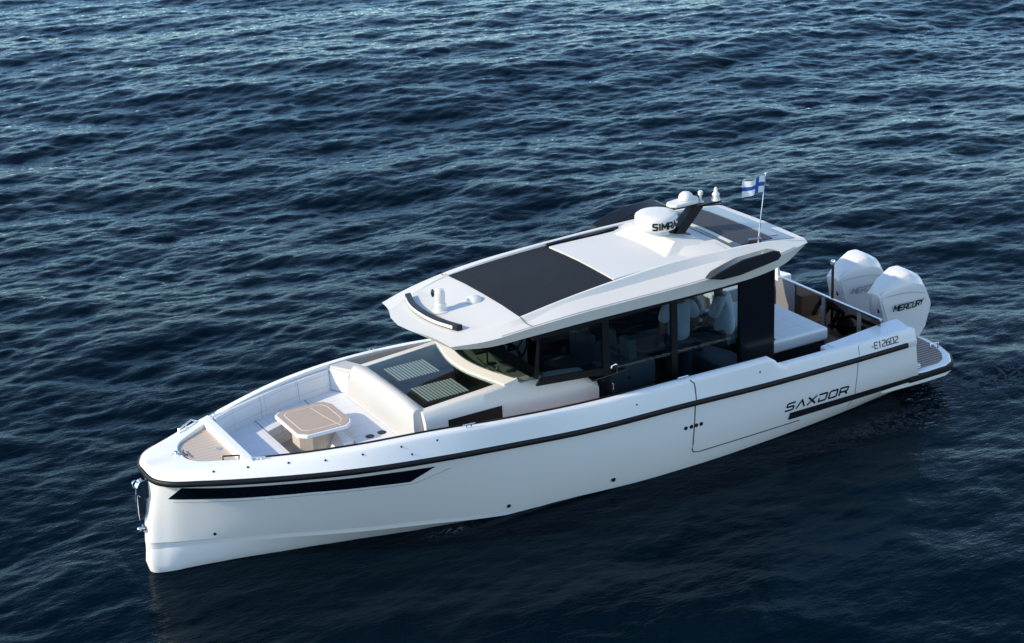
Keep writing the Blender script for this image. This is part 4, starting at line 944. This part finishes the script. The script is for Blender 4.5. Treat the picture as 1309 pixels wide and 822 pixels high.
# anchor in its stem roller
an = G(); an.prism([(.13, 1.27), (-.02, 1.25), (-.07, 1.17), (-.05, 1.07), (.02, .98), (.10, 1.02), (.12, 1.12)], -.045, .045, 1); ao = an.mk('anchor_roller', CHROME, boat, bevel=.008)
an = G(); an.tube([(-.05, 0, 1.15), (-.075, 0, 1.0), (-.08, 0, .82), (-.07, 0, .72)], [.02, .02, .016, .006], 8)
an.add([(-.07, -.015, 1.05), (.02, -.05, 1.02), (.0, -.04, .80), (-.075, 0, .72), (-.07, .015, 1.05), (.02, .05, 1.02), (.0, .04, .80)], [(0, 1, 2, 3), (4, 3, 6, 5), (0, 4, 5, 1), (1, 5, 6, 2), (2, 6, 3), (0, 3, 4)])
an.mk('anchor', CHROME, ao, smooth=25)
g = G(); g.tube([(-.07 + .035 * math.cos(a), 0, 1.21 + .05 * math.sin(a)) for a in np.linspace(0, 6.283, 14)], .009, 6); g.mk('anchor_shackle', CHROME, ao)
g = G(); g.lathe((-.03, 0, .60), [(.045, 0), (.045, .02), (.02, .03), (.02, .05)], 14, (-1, 0, 0)); g.ball((-.09, 0, .60), .028); g.mk('bow_eye', CHROME, boat)

# ------------------------------------------------------------------ flag on its pole (stands in a socket)
fl = bpy.data.objects.new('flag_on_pole', None); COL.objects.link(fl); fl.location = (8.73, -.90, 2.74)
prop(fl, 'white flag with blue cross flying from a leaning steel pole on the hardtop', 'flag')
pt = Vector((.13, 0, .99))
G().tube([(0, 0, 0), (.03, 0, .25), (.13, 0, .99)], [.011, .010, .008], 8).mk('flagpole', CHROME, fl)
G().ball((.132, 0, 1.0), .016).mk('pole_cap', CHROME, fl)
fv = []; ff = []; mi = []; NU, NV = 26, 16; FW, FH = .34, .225
P0 = Vector((.125, 0, .965)); wd = Vector((-.93, .10, -.02)).normalized()
for i in range(NU + 1):
    u = i / NU
    for j in range(NV + 1):
        v = j / NV; p = P0 - pt.normalized() * v * FH + wd * u * FW
        p += Vector((0, 1, 0)) * .035 * math.sin(u * 8 + v * 1.5) * u + Vector((0, 0, 1)) * (-.035 * u * u + .012 * math.sin(u * 7)); fv.append(p)
for i in range(NU):
    for j in range(NV):
        a = i * (NV + 1) + j; ff.append((a, a + 1, a + NV + 2, a + NV + 1)); uu = (i + .5) / NU; vv = (j + .5) / NV
        mi.append(1 if (5 / 18 < uu < 8.6 / 18) or (4 / 11 < vv < 7 / 11) else 0)
me = bpy.data.meshes.new('flag_cloth'); me.from_pydata([tuple(v) for v in fv], [], ff); me.update()
fo = link('flag_cloth', me, [FLAGW, BLUE], fl, smooth=80); me.polygons.foreach_set('material_index', mi)

# ------------------------------------------------------------------ people
def skinned(name, verts, edges, radii, m, parent, root=0, lv=2):
    me = bpy.data.meshes.new(name); me.from_pydata([tuple(v) for v in verts], edges, []); me.update()
    o = bpy.data.objects.new(name, me); COL.objects.link(o); me.materials.append(m)
    if parent is not None: o.parent = parent
    sk = o.modifiers.new('skin', 'SKIN'); sk.use_smooth_shade = True
    lay = me.skin_vertices[0].data if me.skin_vertices else None
    if lay is None:
        me.attributes; bpy.context.view_layer.objects.active = o
    for i, r in enumerate(radii):
        rr_ = r if hasattr(r, '__len__') else (r, r); lay[i].radius = rr_; lay[i].use_root = (i == root)
    s = o.modifiers.new('s', 'SUBSURF'); s.levels = lv; s.render_levels = lv
    return o

def person(label, base, face, J, shirt, pants, hair, sleeves=.5):
    """J: joint positions relative to base in (forward, left, up); face: heading angle"""
    cf, sf = math.cos(face), math.sin(face)
    W = lambda p: Vector((base[0] + p[0] * cf - p[1] * sf, base[1] + p[0] * sf + p[1] * cf, base[2] + p[2]))
    root = None
    names = ['pelvis', 'waist', 'chest', 'neckb', 'neck', 'head', 'crown', 'shL', 'elL', 'wrL', 'shR', 'elR', 'wrR', 'hipL', 'knL', 'anL', 'toeL', 'hipR', 'knR', 'anR', 'toeR']
    idx = {n_: i for i, n_ in enumerate(names)}
    E = [('pelvis', 'waist'), ('waist', 'chest'), ('chest', 'neckb'), ('neckb', 'neck'), ('neck', 'head'), ('head', 'crown'), ('neckb', 'shL'), ('shL', 'elL'), ('elL', 'wrL'),
         ('neckb', 'shR'), ('shR', 'elR'), ('elR', 'wrR'), ('pelvis', 'hipL'), ('hipL', 'knL'), ('knL', 'anL'), ('anL', 'toeL'), ('pelvis', 'hipR'), ('hipR', 'knR'), ('knR', 'anR'), ('anR', 'toeR')]
    Rr = dict(pelvis=.125, waist=.125, chest=.145, neckb=.09, neck=.055, head=.088, crown=.075, shL=.07, elL=.045, wrL=.032, shR=.07, elR=.045, wrR=.032,
              hipL=.10, knL=.062, anL=.042, toeL=.035, hipR=.10, knR=.062, anR=.042, toeR=.035)
    V = [W(J[n_]) for n_ in names]; ED = [(idx[a], idx[b]) for a, b in E]; RA = [Rr[n_] for n_ in names]
    # hands: palm + five fingers as chains of the same skin
    for s in ('L', 'R'):
        el, wr = V[idx['el' + s]], V[idx['wr' + s]]; d = (wr - el).normalized(); sd_ = d.cross(Vector((0, 0, 1)))
        sd_ = sd_.normalized() if sd_.length > .2 else Vector((cf, sf, 0)); nn = sd_.cross(d)
        p0 = len(V); V.append(wr + d * .05); RA.append((.034, .018)); ED.append((idx['wr' + s], p0))
        for k, (o_, ln) in enumerate(((-.028, .07), (-.009, .08), (.010, .075), (.028, .058))):
            a = len(V); V.append(wr + d * .09 + sd_ * o_); RA.append(.0095); ED.append((p0, a))
            V.append(wr + d * (.09 + ln * .55) + sd_ * o_ + nn * -.012); RA.append(.0085); ED.append((a, a + 1))
            V.append(wr + d * (.09 + ln * .9) + sd_ * o_ + nn * -.035); RA.append(.0075); ED.append((a + 1, a + 2))
        a = len(V); V.append(wr + d * .05 - sd_ * .045 + nn * -.01); RA.append(.011); ED.append((p0, a)); V.append(wr + d * .085 - sd_ * .06 + nn * -.02); RA.append(.009); ED.append((a, a + 1))
    body = skinned('person', V, ED, RA, SKIN, None, 0)
    prop(body, label, 'person')
    # face details + hair
    H = V[idx['head']]; fx = (W((1, 0, 0)) - W((0, 0, 0))); lf = (W((0, 1, 0)) - W((0, 0, 0)))
    upv = (V[idx['crown']] - V[idx['neck']]).normalized(); mid = (V[idx['head']] + V[idx['crown']]) / 2
    hg = G(); hg.ball(mid - fx * .018 + upv * .022, .104, 18, 12, (1, 1, 1.05)); hg.mk('hair', hair, body, smooth=60)
    fg = G(); fg.ball(mid + fx * .088 - upv * .03, .016, 10, 6, (1.1, .8, 1.4)); fg.mk('nose', SKIN, body)
    for sg in (1, -1):
        G().ball(mid + lf * .095 * sg - upv * .03, .024, 10, 6, (.5, .4, 1.2)).mk('ear', SKIN, body)
        G().ball(mid + fx * .082 + lf * .032 * sg - upv * .005, .009, 8, 6).mk('eye', BLACK, body)
    # shirt
    sv = ['pelvis', 'waist', 'chest', 'neckb', 'shL', 'shR']; SV = [W(J[n_]) for n_ in sv]; SV[0] = SV[0] + (SV[0] - SV[1]) * .15
    SR = [.17, .165, .175, .095, .095, .095]; SE = [(0, 1), (1, 2), (2, 3), (3, 4), (3, 5)]
    for s, k in (('L', 4), ('R', 5)):
        SV.append(SV[k].lerp(V[idx['el' + s]], .72)); SR.append(.082); SE.append((k, len(SV) - 1))
    skinned('shirt', SV, SE, SR, shirt, body, 0)
    # trousers
    pv = ['pelvis', 'hipL', 'knL', 'anL', 'hipR', 'knR', 'anR']; PV = [W(J[n_]) for n_ in pv]
    skinned('trousers', PV, [(0, 1), (1, 2), (2, 3), (0, 4), (4, 5), (5, 6)], [.15, .118, .082, .065, .118, .082, .065], pants, body, 0)
    return body
stand = dict(pelvis=(0, 0, .98), waist=(0, 0, 1.14), chest=(.0, 0, 1.34), neckb=(-.01, 0, 1.50), neck=(0, 0, 1.58), head=(.03, 0, 1.68), crown=(.03, 0, 1.77),
             shL=(-.01, .19, 1.47), elL=(-.02, .27, 1.18), wrL=(.12, .26, .98), shR=(-.01, -.19, 1.47), elR=(.0, -.29, 1.19), wrR=(.18, -.24, 1.02),
             hipL=(0, .10, .92), knL=(.02, .11, .50), anL=(-.02, .12, .08), toeL=(.14, .14, .04), hipR=(0, -.10, .92), knR=(.02, -.11, .50), anR=(-.02, -.12, .08), toeR=(.14, -.14, .04))
person('person standing in the cabin in a loose white shirt, arms bare, nearest the middle mullion', (7.72, -.42, .45), math.radians(80), stand, SHIRT, JEANS, HAIRB)
sit = dict(pelvis=(0, 0, .68), waist=(.02, 0, .84), chest=(.05, 0, 1.05), neckb=(.06, 0, 1.22), neck=(.09, 0, 1.30), head=(.13, 0, 1.39), crown=(.14, 0, 1.48),
           shL=(.05, .19, 1.18), elL=(.14, .27, .93), wrL=(.36, .20, .86), shR=(.05, -.19, 1.18), elR=(.14, -.28, .93), wrR=(.36, -.2, .86),
           hipL=(.04, .11, .64), knL=(.46, .15, .62), anL=(.48, .15, .10), toeL=(.62, .16, .04), hipR=(.04, -.11, .64), knR=(.46, -.15, .62), anR=(.48, -.15, .10), toeR=(.62, -.16, .04))
sitC = {k: (v[0], v[1], v[2] + (.20 if k not in ('anL', 'toeL', 'anR', 'toeR') else 0)) for k, v in sit.items()}
person('dark-haired person in white t-shirt and dark trousers, perched beside the rear pillar', (8.50, -.45, .45), math.radians(125), sitC, SHIRT, JEANS, HAIR)
person('person in a grey shirt, half hidden between the two people in white', (8.46, .30, .45), math.radians(180), sit, SHIRTG, JEANS, HAIRB)
